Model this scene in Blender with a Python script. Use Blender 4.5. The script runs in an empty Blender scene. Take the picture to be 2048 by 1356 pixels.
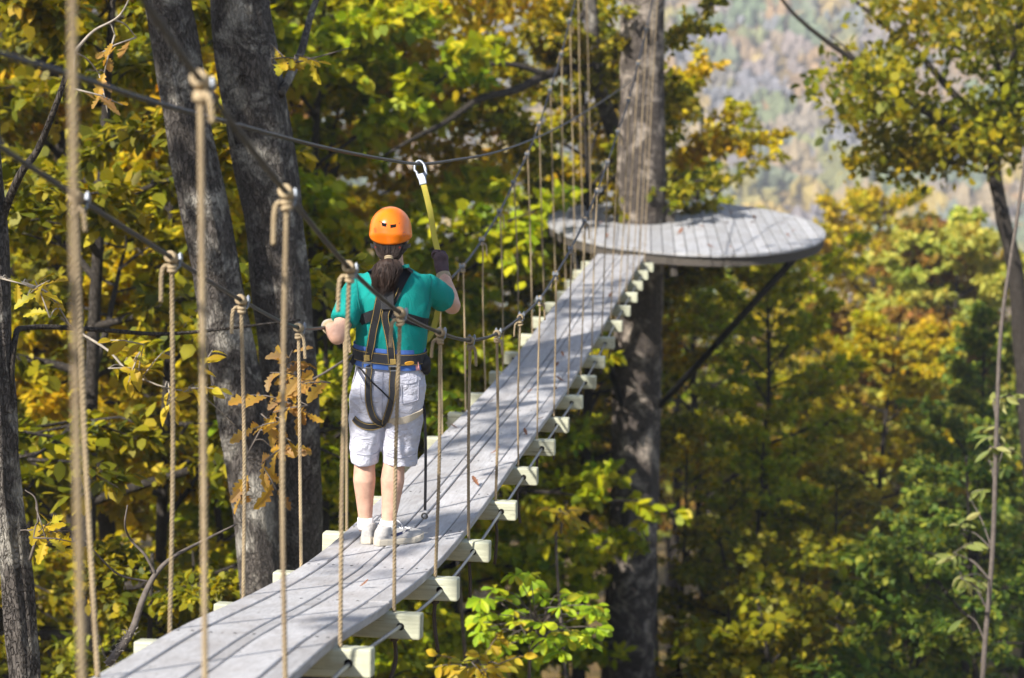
import bpy, bmesh, math, random
import numpy as np
from mathutils import Vector, Matrix, noise
from mathutils.bvhtree import BVHTree
R_ = math.radians; V3 = Vector
scene = bpy.context.scene
COL = scene.collection

# ------------------------------------------------------------------ camera, sky, sun, exposure
PITCH = -11.0
FPX = 3500.0
cam_d = bpy.data.cameras.new('camera'); cam = bpy.data.objects.new('camera', cam_d); COL.objects.link(cam)
cam.location = (0, 0, 0); cam.rotation_euler = (R_(90 + PITCH), 0, 0)
cam_d.sensor_width = 36.0; cam_d.lens = FPX / 2048 * 36
cam_d.clip_start = 0.05; cam_d.clip_end = 6000
cam_d.dof.use_dof = True; cam_d.dof.focus_distance = 8.95; cam_d.dof.aperture_fstop = 2.0
cam_d.dof.aperture_blades = 0
scene.camera = cam

LIGHT = Vector((0.76, 0.80, -0.98)).normalized()          # direction the sunlight travels
elev = math.asin(-LIGHT.z); azim = math.atan2(-LIGHT.x, -LIGHT.y)
world = bpy.data.worlds.new('World'); scene.world = world; world.use_nodes = True
wn = world.node_tree.nodes; wn.clear()
sky = wn.new('ShaderNodeTexSky'); sky.sky_type = 'NISHITA'; sky.sun_disc = False
sky.sun_elevation = elev; sky.sun_rotation = azim; sky.altitude = 600; sky.dust_density = 1.5
bg = wn.new('ShaderNodeBackground'); bg.inputs[1].default_value = 0.10
wo = wn.new('ShaderNodeOutputWorld')
world.node_tree.links.new(sky.outputs[0], bg.inputs[0]); world.node_tree.links.new(bg.outputs[0], wo.inputs[0])
sun_d = bpy.data.lights.new('sun', 'SUN'); sun = bpy.data.objects.new('sun', sun_d); COL.objects.link(sun)
sun_d.energy = 5.0; sun_d.angle = R_(0.55); sun_d.color = (1.0, 0.95, 0.87)
sun.rotation_euler = LIGHT.to_track_quat('-Z', 'Y').to_euler(); sun.location = (-20, -20, 30)
scene.view_settings.view_transform = 'Standard'; scene.view_settings.look = 'None'
scene.view_settings.exposure = 1.1; scene.view_settings.gamma = 1.0
scene.view_settings.use_curve_mapping = False
scene.render.engine = 'CYCLES'
cy = scene.cycles
cy.use_denoising = True
cy.use_adaptive_sampling = True; cy.adaptive_threshold = 0.02
cy.max_bounces = 6; cy.diffuse_bounces = 4; cy.glossy_bounces = 3; cy.transmission_bounces = 4; cy.volume_bounces = 0
cy.transparent_max_bounces = 8; cy.sample_clamp_indirect = 6; cy.caustics_reflective = False; cy.caustics_refractive = False

cP, sP = math.cos(R_(PITCH)), math.sin(R_(PITCH))
def ray(px, py):
    a = (px - 1024) / FPX; b = (678 - py) / FPX
    return Vector((a, cP - b * sP, sP + b * cP))
def at(px, py, Y):
    d = ray(px, py); return d * (Y / d.y)

# ------------------------------------------------------------------ helpers
def link(o, parent=None):
    COL.objects.link(o)
    if parent is not None: o.parent = parent
    return o
def tag(o, label=None, cat=None, group=None, kind=None):
    if label: o['label'] = label
    if cat: o['category'] = cat
    if group: o['group'] = group
    if kind: o['kind'] = kind
    return o
def empty(name, loc, label, cat, group=None):
    o = bpy.data.objects.new(name, None); COL.objects.link(o); o.location = loc
    o.empty_display_size = 0.2
    return tag(o, label, cat, group)
def mesh_of(name, V, F, mats=None, smooth=False):
    me = bpy.data.meshes.new(name)
    me.from_pydata([tuple(v) for v in V], [], F)
    if mats:
        for m in (mats if isinstance(mats, (list, tuple)) else [mats]): me.materials.append(m)
    if smooth: me.polygons.foreach_set('use_smooth', [True] * len(me.polygons))
    me.update(); return me
def fast_mesh(name, V, nper, mat, smooth=False):
    """V: (n*nper,3) array, each consecutive nper verts one polygon"""
    V = np.asarray(V, dtype=np.float32).reshape(-1, 3); n = len(V) // nper
    me = bpy.data.meshes.new(name)
    me.vertices.add(len(V)); me.vertices.foreach_set('co', V.ravel())
    me.loops.add(len(V)); me.loops.foreach_set('vertex_index', np.arange(len(V), dtype=np.int32))
    me.polygons.add(n); me.polygons.foreach_set('loop_start', np.arange(0, len(V), nper, dtype=np.int32))
    me.materials.append(mat); me.update(); me.validate()
    return me
def obj(name, me, parent=None):
    return link(bpy.data.objects.new(name, me), parent)

class MB:
    def __init__(s): s.V = []; s.F = []
    def add(s, V, F):
        o = len(s.V); s.V += [Vector(v) for v in V]; s.F += [tuple(i + o for i in f) for f in F]
    def tube(s, pts, rad, n=8, cap=True, squash=None):
        pts = [Vector(p) for p in pts]
        if not hasattr(rad, '__len__'): rad = [rad] * len(pts)
        o = len(s.V); up = None
        for i, p in enumerate(pts):
            t = (pts[min(i + 1, len(pts) - 1)] - pts[max(i - 1, 0)])
            if t.length < 1e-9: t = Vector((0, 0, 1))
            t.normalize()
            if up is None:
                up = t.orthogonal().normalized()
            else:
                up = (up - t * up.dot(t))
                up = up.normalized() if up.length > 1e-6 else t.orthogonal().normalized()
            b = t.cross(up)
            for j in range(n):
                a = 2 * math.pi * j / n
                s.V.append(p + (up * math.cos(a) + b * math.sin(a)) * rad[i])
        for i in range(len(pts) - 1):
            for j in range(n):
                k = (j + 1) % n
                s.F.append((o + i * n + j, o + i * n + k, o + (i + 1) * n + k, o + (i + 1) * n + j))
        if cap:
            s.F.append(tuple(o + j for j in reversed(range(n))))
            e = o + (len(pts) - 1) * n
            s.F.append(tuple(e + j for j in range(n)))
    def box(s, c, ax, ay, az, hx, hy, hz, ch=0.0):
        c = Vector(c)
        if ch <= 0:
            V = [c + ax * (hx * a) + ay * (hy * b) + az * (hz * d) for a in (-1, 1) for b in (-1, 1) for d in (-1, 1)]
            s.add(V, [(0, 1, 3, 2), (4, 6, 7, 5), (0, 4, 5, 1), (2, 3, 7, 6), (0, 2, 6, 4), (1, 5, 7, 3)])
        else:
            bm = bmesh.new(); bmesh.ops.create_cube(bm, size=2)
            for v in bm.verts: v.co = Vector((v.co.x * hx, v.co.y * hy, v.co.z * hz))
            bmesh.ops.bevel(bm, geom=list(bm.edges), offset=ch, segments=2, affect='EDGES', profile=0.5)
            bm.verts.index_update()
            V = [c + ax * v.co.x + ay * v.co.y + az * v.co.z for v in bm.verts]
            s.add(V, [tuple(v.index for v in f.verts) for f in bm.faces]); bm.free()
    def build(s, name, mat, parent=None, smooth=False):
        return obj(name, mesh_of(name, s.V, s.F, mat, smooth), parent)
def vn(p, sc=1.0, off=0.0):
    return noise.noise(Vector((p[0] * sc + off, p[1] * sc + off * .7, p[2] * sc - off)))
def spline(pts, n):
    """Catmull-Rom through pts, n samples per span"""
    P = [Vector(p) for p in pts]; out = []
    P = [P[0] * 2 - P[1]] + P + [P[-1] * 2 - P[-2]]
    for i in range(1, len(P) - 2):
        for j in range(n):
            t = j / n; a, b, c, d = P[i - 1], P[i], P[i + 1], P[i + 2]
            out.append(.5 * ((2 * b) + (c - a) * t + (2 * a - 5 * b + 4 * c - d) * t * t + (-a + 3 * b - 3 * c + d) * t ** 3))
    out.append(P[-2]); return out

# ------------------------------------------------------------------ materials
class NT:
    def __init__(s, name):
        s.m = bpy.data.materials.new(name); s.m.use_nodes = True; s.t = s.m.node_tree; s.t.nodes.clear()
        s.out = s.n('ShaderNodeOutputMaterial')
    def n(s, typ, **kw):
        nd = s.t.nodes.new(typ)
        for k, v in kw.items(): setattr(nd, k, v)
        return nd
    def l(s, a, b): s.t.links.new(a, b)
    def ramp(s, fac, stops, interp='LINEAR'):
        r = s.n('ShaderNodeValToRGB'); r.color_ramp.interpolation = interp
        e = r.color_ramp.elements
        while len(e) < len(stops): e.new(0.5)
        for el, (p, c) in zip(e, stops):
            el.position = p; el.color = (*c, 1) if len(c) == 3 else c
        s.l(fac, r.inputs[0]); return r.outputs[0]
    def noise(s, scale, detail=4, rough=.6, vec=None, dist=0.0):
        k = s.n('ShaderNodeTexNoise'); k.inputs['Scale'].default_value = scale; k.inputs['Detail'].default_value = detail
        k.inputs['Roughness'].default_value = rough; k.inputs['Distortion'].default_value = dist
        if vec is not None: s.l(vec, k.inputs['Vector'])
        return k.outputs['Fac']
    def mapping(s, scale, src='Object'):
        c = s.n('ShaderNodeTexCoord'); mp = s.n('ShaderNodeMapping'); mp.inputs['Scale'].default_value = scale
        s.l(c.outputs[src], mp.inputs['Vector']); return mp.outputs[0]
    def mix(s, f, a, b, mode='MIX'):
        x = s.n('ShaderNodeMix', data_type='RGBA', blend_type=mode)
        for i, v in ((0, f), (6, a), (7, b)):
            if hasattr(v, 'is_output'): s.l(v, x.inputs[i])
            else: x.inputs[i].default_value = v if i == 0 else (*v, 1)
        return x.outputs[2]
    def bsdf(s, col, rough=.6, metal=0, spec=.4, bump=None, bstr=.3, bdist=.01):
        p = s.n('ShaderNodeBsdfPrincipled')
        if hasattr(col, 'is_output'): s.l(col, p.inputs['Base Color'])
        else: p.inputs['Base Color'].default_value = (*col, 1)
        if hasattr(rough, 'is_output'): s.l(rough, p.inputs['Roughness'])
        else: p.inputs['Roughness'].default_value = rough
        p.inputs['Metallic'].default_value = metal; p.inputs['Specular IOR Level'].default_value = spec
        if bump is not None:
            b = s.n('ShaderNodeBump'); b.inputs['Strength'].default_value = bstr; b.inputs['Distance'].default_value = bdist
            s.l(bump, b.inputs['Height']); s.l(b.outputs[0], p.inputs['Normal'])
        s.p = p; s.l(p.outputs[0], s.out.inputs[0]); return s.m
def plain(name, col, rough=.6, metal=0, spec=.4, var=.12, scale=18, bstr=.15, bdist=.004):
    t = NT(name); v = t.mapping((1, 1, 1)); nz = t.noise(scale, 5, .6, v)
    c = t.ramp(nz, [(.3, tuple(x * (1 - var) for x in col)), (.7, tuple(min(1, x * (1 + var)) for x in col))])
    return t.bsdf(c, rough, metal, spec, nz, bstr, bdist)

def bark_mat(name, dark, mid, lichen, lich=.5, fine=1.0):
    t = NT(name); v = t.mapping((1, 1, .38)); v2 = t.mapping((1, 1, 1))
    vo = t.n('ShaderNodeTexVoronoi', feature='DISTANCE_TO_EDGE'); vo.inputs['Scale'].default_value = 30 * fine
    nz0 = t.n('ShaderNodeTexNoise'); nz0.inputs['Scale'].default_value = 9; nz0.inputs['Detail'].default_value = 4; t.l(v, nz0.inputs['Vector'])
    add = t.n('ShaderNodeVectorMath', operation='MULTIPLY_ADD'); add.inputs[1].default_value = (.30, .30, .30)
    t.l(nz0.outputs['Color'], add.inputs[0]); t.l(v, add.inputs[2]); t.l(add.outputs[0], vo.inputs['Vector'])
    fis = t.ramp(vo.outputs['Distance'], [(.0, (.25, .25, .25)), (.16, (1, 1, 1))])
    fn = t.noise(60 * fine, 6, .7, v); c1 = t.ramp(fn, [(.3, dark), (.7, mid)])
    c2 = t.mix(fis, tuple(x * .6 for x in dark), c1)
    ln = t.noise(3.2, 7, .68, v2, .6); lm = t.ramp(ln, [(1 - lich - .03, (0, 0, 0)), (1 - lich + .10, (1, 1, 1))])
    lf = t.n('ShaderNodeMath', operation='MULTIPLY'); t.l(lm, lf.inputs[0]); lf.inputs[1].default_value = .75
    c3 = t.mix(lf.outputs[0], c2, t.mix(fis, tuple(x * .5 for x in lichen), lichen))
    h = t.n('ShaderNodeMath', operation='MULTIPLY_ADD'); t.l(fn, h.inputs[0]); h.inputs[1].default_value = .35; t.l(fis, h.inputs[2])
    return t.bsdf(c3, .9, 0, .2, h.outputs[0], .9, .016)
M_bark = bark_mat('grey_lichen_bark', (.045, .039, .034), (.15, .13, .115), (.44, .41, .35), .47)
M_barkP = bark_mat('platform_tree_bark', (.045, .036, .031), (.155, .128, .108), (.52, .44, .36), .48, .8)  # lichen patches, also spread and warmed to paint in the sunlit look
M_barkd = bark_mat('dark_bark', (.035, .029, .024), (.085, .072, .06), (.2, .19, .17), .34)
M_twig = plain('twig_bark', (.12, .10, .085), .9, 0, .2, .3, 30, .4)
M_twigp = plain('pale_twig_bark', (.30, .26, .21), .9, 0, .2, .3, 30, .4)

def wood_mat(name, a, b, stain, gloss=.6, rz=0.0):
    t = NT(name); c = t.n('ShaderNodeTexCoord'); oi = t.n('ShaderNodeObjectInfo')
    ad = t.n('ShaderNodeVectorMath', operation='MULTIPLY_ADD'); t.l(oi.outputs['Random'], ad.inputs[0]); ad.inputs[1].default_value = (17, 31, 11)
    vr = t.n('ShaderNodeVectorRotate', rotation_type='Z_AXIS'); vr.inputs['Angle'].default_value = rz; t.l(c.outputs['Object'], vr.inputs['Vector']); t.l(vr.outputs[0], ad.inputs[2])
    mp = t.n('ShaderNodeMapping'); mp.inputs['Scale'].default_value = (34, 1.6, 34); t.l(ad.outputs[0], mp.inputs['Vector'])
    g = t.noise(2.2, 6, .62, mp.outputs[0], .5)
    col = t.ramp(g, [(.25, a), (.5, tuple((x + y) / 2 for x, y in zip(a, b))), (.75, b)])
    mp2 = t.n('ShaderNodeMapping'); mp2.inputs['Scale'].default_value = (3, 1.5, 3); t.l(ad.outputs[0], mp2.inputs['Vector'])
    st = t.noise(1.7, 7, .7, mp2.outputs[0], .8)
    sm = t.ramp(st, [(.44, (0, 0, 0)), (.72, (.8, .8, .8))])
    mp3 = t.n('ShaderNodeMapping'); mp3.inputs['Scale'].default_value = (70, 2.2, 70); t.l(ad.outputs[0], mp3.inputs['Vector'])
    ck = t.ramp(t.noise(1.6, 3, .5, mp3.outputs[0], .3), [(.30, (.75, .75, .75)), (.36, (0, 0, 0))])
    col = t.mix(sm, col, stain)
    col = t.mix(ck, col, tuple(x * .5 for x in stain))
    hs = t.n('ShaderNodeHueSaturation'); t.l(col, hs.inputs['Color'])
    mr = t.n('ShaderNodeMapRange'); mr.inputs[3].default_value = .86; mr.inputs[4].default_value = 1.1; t.l(oi.outputs['Random'], mr.inputs[0]); t.l(mr.outputs[0], hs.inputs['Value'])
    return t.bsdf(hs.outputs[0], gloss, 0, .35, g, .35, .004)
M_deck = wood_mat('weathered_deck_board', (.31, .305, .31), (.50, .49, .495), (.26, .235, .22), .6, R_(8.38))
M_beam = wood_mat('treated_pine_beam', (.36, .37, .27), (.54, .54, .40), (.27, .26, .19), .65, R_(90))
M_plat = wood_mat('platform_board', (.30, .30, .31), (.45, .45, .465), (.24, .22, .20), .6, R_(4.3))
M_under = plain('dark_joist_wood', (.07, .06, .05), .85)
M_cable = plain('dark_steel_cable', (.030, .030, .036), .45, .4, .5, .25, 160, .5, .002)
M_cables = plain('grey_steel_cable', (.26, .28, .32), .38, .8, .5, .2, 160, .5, .002)
M_zinc = plain('zinc_clamp', (.30, .32, .35), .62, 1.0, .5, .1, 60, .2, .002)
def rope_mat():
    t = NT('tan_three_strand_rope'); v = t.mapping((1, 1, 1)); oi = t.n('ShaderNodeObjectInfo'); fine = t.noise(120, 4, .6, v); gr = t.noise(3.5, 5, .65, v)
    c = t.ramp(fine, [(.3, (.33, .25, .145)), (.7, (.48, .375, .235))]); c = t.mix(t.ramp(gr, [(.42, (0, 0, 0)), (.75, (.75, .75, .75))]), c, (.20, .145, .095))
    hs = t.n('ShaderNodeHueSaturation'); t.l(c, hs.inputs['Color']); mr = t.n('ShaderNodeMapRange'); t.l(oi.outputs['Random'], mr.inputs[0]); mr.inputs[3].default_value = .78; mr.inputs[4].default_value = 1.18; t.l(mr.outputs[0], hs.inputs['Value'])
    return t.bsdf(hs.outputs[0], .88, 0, .15, fine, .5, .002)
M_rope = rope_mat()
M_ropeend = plain('dark_rope_tail', (.07, .055, .045), .9, 0, .2, .2, 90, .4, .002)
M_black = plain('black_webbing', (.012, .012, .014), .75, 0, .3, .2, 120, .3, .002)
M_hole = plain('drilled_hole_shadow', (.012, .010, .009), .95, 0, .1)  # paints the shade of cable holes and helmet vents onto solid dark pieces
M_screw = plain('dark_screw_head', (.02, .018, .017), .8, .1)
M_iron = plain('black_steel_tube', (.012, .012, .013), .5, .3)

def leaf_mat(name, stops, trans=.48, rough=.55, per_object=False, hv=.12):
    t = NT(name)
    oi = t.n('ShaderNodeObjectInfo'); g = t.n('ShaderNodeNewGeometry')
    src = oi.outputs['Random'] if per_object else g.outputs['Random Per Island']
    col = t.ramp(src, stops)
    v = t.mapping((1, 1, 1)); cl = t.noise(.55, 2, .5, v)           # clump-to-clump tint along the crown
    hs = t.n('ShaderNodeHueSaturation'); t.l(col, hs.inputs['Color'])
    mr = t.n('ShaderNodeMapRange'); t.l(cl, mr.inputs[0]); mr.inputs[1].default_value = .3; mr.inputs[2].default_value = .7
    mr.inputs[3].default_value = .5 - hv * .25; mr.inputs[4].default_value = .5 + hv * .25; t.l(mr.outputs[0], hs.inputs['Hue'])
    fine = t.noise(40 if per_object else 14, 3, .6, v)
    mv = t.n('ShaderNodeMapRange'); t.l(fine, mv.inputs[0]); mv.inputs[3].default_value = .7; mv.inputs[4].default_value = 1.25; t.l(mv.outputs[0], hs.inputs['Value'])
    p = t.n('ShaderNodeBsdfPrincipled'); t.l(hs.outputs[0], p.inputs['Base Color']); p.inputs['Roughness'].default_value = rough; p.inputs['Specular IOR Level'].default_value = .35
    tr = t.n('ShaderNodeBsdfTranslucent'); tc = t.mix(1.0, hs.outputs[0], (1.0, .95, .45), 'MULTIPLY'); t.l(tc, tr.inputs[0])
    mx = t.n('ShaderNodeMixShader'); mx.inputs[0].default_value = trans
    t.l(p.outputs[0], mx.inputs[1]); t.l(tr.outputs[0], mx.inputs[2]); t.l(mx.outputs[0], t.out.inputs[0])
    return t.m
GOLD = [(0, (.20, .20, .006)), (.3, (.42, .34, .006)), (.6, (.64, .50, .008)), (.85, (.70, .47, .014)), (1, (.38, .41, .010))]
YGRN = [(0, (.15, .22, .006)), (.3, (.32, .39, .008)), (.6, (.52, .52, .010)), (.85, (.66, .57, .016)), (1, (.22, .31, .012))]
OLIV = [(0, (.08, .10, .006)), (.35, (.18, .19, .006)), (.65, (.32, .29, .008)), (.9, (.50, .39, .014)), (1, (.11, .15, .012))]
RUST = [(0, (.12, .08, .015)), (.35, (.28, .17, .022)), (.65, (.42, .26, .03)), (.9, (.46, .20, .05)), (1, (.20, .18, .03))]
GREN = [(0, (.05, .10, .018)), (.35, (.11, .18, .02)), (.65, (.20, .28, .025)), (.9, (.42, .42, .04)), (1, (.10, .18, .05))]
PALE = [(0, (.30, .34, .05)), (.35, (.46, .48, .08)), (.65, (.60, .57, .10)), (.9, (.68, .55, .08)), (1, (.38, .44, .09))]
ML = {k: leaf_mat('leaf_' + k, v) for k, v in dict(gold=GOLD, yellowgreen=YGRN, olive=OLIV, rust=RUST, green=GREN, pale=PALE).items()}
MO = {k: leaf_mat('big_leaf_' + k, v, per_object=True) for k, v in dict(
    gold=[(0, (.40, .30, .015)), (.5, (.62, .45, .02)), (1, (.42, .42, .03))],
    brown=[(0, (.30, .17, .05)), (.35, (.46, .28, .05)), (.7, (.58, .36, .04)), (1, (.34, .22, .09))],
    green=[(0, (.20, .34, .012)), (.5, (.34, .52, .014)), (.85, (.52, .58, .02)), (1, (.56, .46, .02))],
    sage=[(0, (.14, .20, .04)), (.5, (.30, .34, .09)), (.85, (.46, .44, .16)), (1, (.20, .26, .06))]).items()}
M_litter = plain('fallen_leaf', (.17, .075, .04), .8, 0, .2, .35, 30)

# ------------------------------------------------------------------ ground and far mountain
def ground_z(x, y):
    ys = [-60, -10, 0, 10, 20, 40, 80, 150, 300, 420, 700, 1000, 1500]
    zs = [6, -5.5, -8.5, -11.2, -13.5, -18, -28, -46, -70, -55, 45, 165, 365]
    z = float(np.interp(y, ys, zs))
    if y < 300: z += max(0, -x - 3) * .16 * max(0, 1 - y / 300) - max(0, x - 3) * .10 * max(0, 1 - y / 300)
    z += 1.2 * vn((x, y, 0), .05) + .35 * vn((x, y, 0), .25, 7)
    if y > 300: z += 30 * vn((x, y, 0), .004, 3) * min(1, (y - 300) / 200)
    return z
def make_ground():
    ys = list(np.arange(-60, 60, 1.5)) + list(np.arange(60, 300, 8)) + list(np.arange(300, 1061, 20))
    nx = 90; V = []; F = []
    for y in ys:
        w = 70 + abs(y) * .8
        for i in range(nx):
            x = -w + 2 * w * i / (nx - 1); V.append((x, y, ground_z(x, y)))
    for j in range(len(ys) - 1):
        for i in range(nx - 1):
            a = j * nx + i; F.append((a, a + 1, a + nx + 1, a + nx))
    t = NT('leaf_litter_ground'); v = t.mapping((1, 1, 1))
    vo = t.n('ShaderNodeTexVoronoi'); vo.inputs['Scale'].default_value = 9; t.l(v, vo.inputs['Vector'])
    sep = t.n('ShaderNodeSeparateColor'); t.l(vo.outputs['Color'], sep.inputs[0])
    c = t.ramp(sep.outputs[0], [(0, (.05, .035, .02)), (.4, (.12, .075, .035)), (.7, (.22, .14, .05)), (1, (.30, .21, .06))])
    nz = t.noise(.6, 5, .6, v); c = t.mix(t.ramp(nz, [(.45, (0, 0, 0)), (.7, (.6, .6, .6))]), c, (.05, .07, .02))
    m = t.bsdf(c, .9, 0, .2, vo.outputs['Distance'], .6, .05)
    o = obj('ground', mesh_of('ground', V, F, m, True)); tag(o, kind='structure')
make_ground()

# ------------------------------------------------------------------ trees
def rot_to(d):
    return Vector(d).normalized().to_track_quat('Z', 'Y').to_matrix()
def leaf_quads(rng, pos, dirs, size, updir=.75, wid=.33, six=False):
    """rhombic, slightly folded leaves: pos (n,3), dirs (n,3)"""
    n = len(pos)
    d = dirs / (np.linalg.norm(dirs, axis=1, keepdims=True) + 1e-9)
    nrm = rng.normal(0, 1, (n, 3)) * (1 - updir); nrm[:, 2] += updir
    side = np.cross(nrm, d); side /= (np.linalg.norm(side, axis=1, keepdims=True) + 1e-9)
    up = np.cross(d, side)
    L = size * rng.uniform(.5, 1.5, (n, 1)); W = L * wid * rng.uniform(.75, 1.25, (n, 1))
    fold = W * rng.uniform(-.1, .5, (n, 1)); droop = L * rng.uniform(-.05, .25, (n, 1))
    a = pos; b = pos + d * L * .48 + side * W + up * fold; c = pos + d * L - up * droop; e = pos + d * L * .48 - side * W + up * fold
    if six:
        q = pos + d * L * .26 + side * W * .88 + up * fold * .8; r = pos + d * L * .66 + side * W * .86 + up * fold * .7 - up * droop * .4
        v = pos + d * L * .66 - side * W * .86 + up * fold * .7 - up * droop * .4; w = pos + d * L * .26 - side * W * .88 + up * fold * .8
        return np.stack([a, q, r, c, v, w], 1).reshape(-1, 3)
    return np.stack([a, b, c, e], 1).reshape(-1, 3)

def grow_tree(seed, H, r0, cbase, spread, nprim, nsec, ntw, nleaf, lsize, lean=.04, up=.35, droop=.25, bend=.25, updir=.75, prof='dome', wid=.33):
    """returns trunk MB and leaf vertex array, tree standing at the origin"""
    rng = np.random.default_rng(seed); rd = random.Random(seed)
    mb = MB(); n = 14; pts = []; ph = rd.uniform(0, 6.28)
    for i in range(n):
        t = i / (n - 1)
        pts.append(Vector((lean * H * t * math.cos(ph) + bend * math.sin(t * 5 + ph) * t, lean * H * t * math.sin(ph) + bend * math.cos(t * 4.1 + ph * 2) * t, H * t - .3 * (i == 0))))
    rad = [r0 * (1.25 if i == 0 else 1) * (1 - .9 * (i / (n - 1)) ** 1.1) + .012 for i in range(n)]
    mb.tube(pts, rad, 10)
    def tp(t):
        f = t * (n - 1); i = min(int(f), n - 2); return pts[i].lerp(pts[i + 1], f - i), rad[min(int(round(f)), n - 1)]
    LP = []; LD = []
    for i in range(nprim):
        t = cbase + (1 - cbase) * ((i + rd.random()) / nprim) * .98
        p0, rr = tp(t); az = i * 2.39996 + rd.uniform(-.5, .5)
        s = (t - cbase) / (1 - cbase)
        if prof == 'dome': ln = spread * (math.sin(math.pi * min(1, .22 + s * .75)) ** .8) * rd.uniform(.7, 1.15)
        elif prof == 'cone': ln = spread * (1.05 - s * .8) * rd.uniform(.7, 1.15)
        else: ln = spread * (.45 + .55 * s) * rd.uniform(.65, 1.1) * (1.0 if s < .9 else .6)
        el = up + .5 * s * rd.uniform(.3, 1.2)
        d = Vector((math.cos(az), math.sin(az), math.tan(el))).normalized()
        bp = [p0]; cur = d.copy(); m = 6
        for k in range(m):
            cur = (cur + Vector((rd.uniform(-.16, .16), rd.uniform(-.16, .16), rd.uniform(-.1, .1) - droop * .12))).normalized()
            bp.append(bp[-1] + cur * ln / m)
        br = min(rr * .6, .012 + ln * .014)
        mb.tube(bp, [br * (1 - .85 * k / m) + .004 for k in range(m + 1)], 6, cap=False)
        for j in range(nsec):
            u = .2 + .8 * (j + rd.random()) / nsec
            f = u * m; q = min(int(f), m - 1); sp = bp[q].lerp(bp[q + 1], f - q)
            bd = (bp[q + 1] - bp[q]).normalized()
            sd = bd.cross(Vector((0, 0, 1))); sd = sd.normalized() if sd.length > 1e-4 else Vector((1, 0, 0))
            sd = (bd * rd.uniform(.3, 1.0) + sd * (1 if j % 2 else -1) * rd.uniform(.5, 1.1) + Vector((0, 0, rd.uniform(-.3, .3)))).normalized()
            sl = ln * .42 * (1.15 - .6 * u) * rd.uniform(.6, 1.2)
            se = sp + sd * sl + Vector((0, 0, -droop * sl * .5)); sm = sp + sd * sl * .5 + Vector((0, 0, .02))
            mb.tube([sp, sm, se], [br * .4 + .003, br * .25 + .003, .003], 4, cap=False)
            for k in range(ntw):
                w = .15 + .85 * (k + rd.random()) / ntw
                tpnt = sp.lerp(sm, w * 2) if w < .5 else sm.lerp(se, w * 2 - 1)
                td = (sd * rd.uniform(.2, 1) + Vector((rd.uniform(-1, 1), rd.uniform(-1, 1), rd.uniform(-.5, .25)))).normalized()
                tl = rd.uniform(.5, 1.0) * max(.35, sl * .35)
                uu = rng.uniform(0, 1, (nleaf, 1))
                P = np.array(tpnt)[None] + np.array(td)[None] * tl * uu + rng.normal(0, tl * .10, (nleaf, 3))
                D = np.array(td)[None] * .6 + rng.normal(0, .6, (nleaf, 3)); D[:, 2] -= droop * .8
                LP.append(P); LD.append(D)
    LP = np.concatenate(LP); LD = np.concatenate(LD)
    return mb, leaf_quads(rng, LP, LD, lsize, updir, wid, True)

KINDS = {}
def tree_kind(key, bark, **kw):
    mb, lv = grow_tree(**kw)
    KINDS[key] = (mesh_of(key + '_trunk', mb.V, mb.F, bark, True), fast_mesh(key + '_crown', lv, 6, ML['gold']), kw['H'])
# near layered understorey, tall wood, far valley crowns
tree_kind('beech_a', M_barkd, seed=1, H=13, r0=.13, cbase=.15, spread=3.2, nprim=34, nsec=9, ntw=5, nleaf=18, lsize=.118, up=.12, droop=.35, updir=.8, prof='dome')
tree_kind('beech_b', M_barkd, seed=2, H=12, r0=.11, cbase=.10, spread=2.8, nprim=32, nsec=8, ntw=5, nleaf=18, lsize=.12, up=.2, droop=.4, updir=.75, prof='cone')
tree_kind('oak_a', M_barkd, seed=3, H=18, r0=.22, cbase=.35, spread=4.6, nprim=34, nsec=11, ntw=6, nleaf=17, lsize=.145, up=.3, droop=.2, updir=.6, prof='dome')
tree_kind('oak_b', M_barkd, seed=4, H=19, r0=.2, cbase=.45, spread=4.2, nprim=30, nsec=11, ntw=6, nleaf=16, lsize=.145, up=.4, droop=.2, updir=.6, prof='fan')
tree_kind('poplar', M_barkd, seed=5, H=17, r0=.18, cbase=.25, spread=3.4, nprim=38, nsec=9, ntw=6, nleaf=16, lsize=.155, up=.45, droop=.2, updir=.55, prof='dome')
tree_kind('maple', M_barkd, seed=6, H=15, r0=.17, cbase=.22, spread=4.4, nprim=38, nsec=11, ntw=6, nleaf=17, lsize=.17, up=.25, droop=.25, updir=.65, prof='dome')
tree_kind('sparse', M_barkd, seed=7, H=15, r0=.12, cbase=.35, spread=3.0, nprim=20, nsec=7, ntw=4, nleaf=8, lsize=.13, up=.5, droop=.2, updir=.5, prof='dome')
tree_kind('shrub', M_barkd, seed=8, H=5.5, r0=.05, cbase=.06, spread=2.2, nprim=24, nsec=7, ntw=5, nleaf=9, lsize=.12, up=.3, droop=.4, updir=.7, prof='cone')

def place_tree(name, key, px, Y, label, pal, sc=1.0, rz=0.0, group=None, dz=0.0, top=None, bark=None, X=None):
    x = (at(px, 678, Y).x) if X is None else X
    z = ground_z(x, Y) + dz
    tm, cm, H = KINDS[key]
    sz = sc if top is None else (top - z) / H
    root = empty(name, (x, Y, z), label, 'tree' if key != 'shrub' else 'shrub', group)
    root.rotation_euler = (0, 0, rz); root.scale = (sc, sc, sz)
    a = obj('trunk', tm, root); b = obj('crown', cm, root); tag(b, kind='stuff')
    for o, m in ((b, ML[pal]),) + (((a, bark),) if bark else ()):
        o.material_slots[0].link = 'OBJECT'; o.material_slots[0].material = m
    return root

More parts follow.
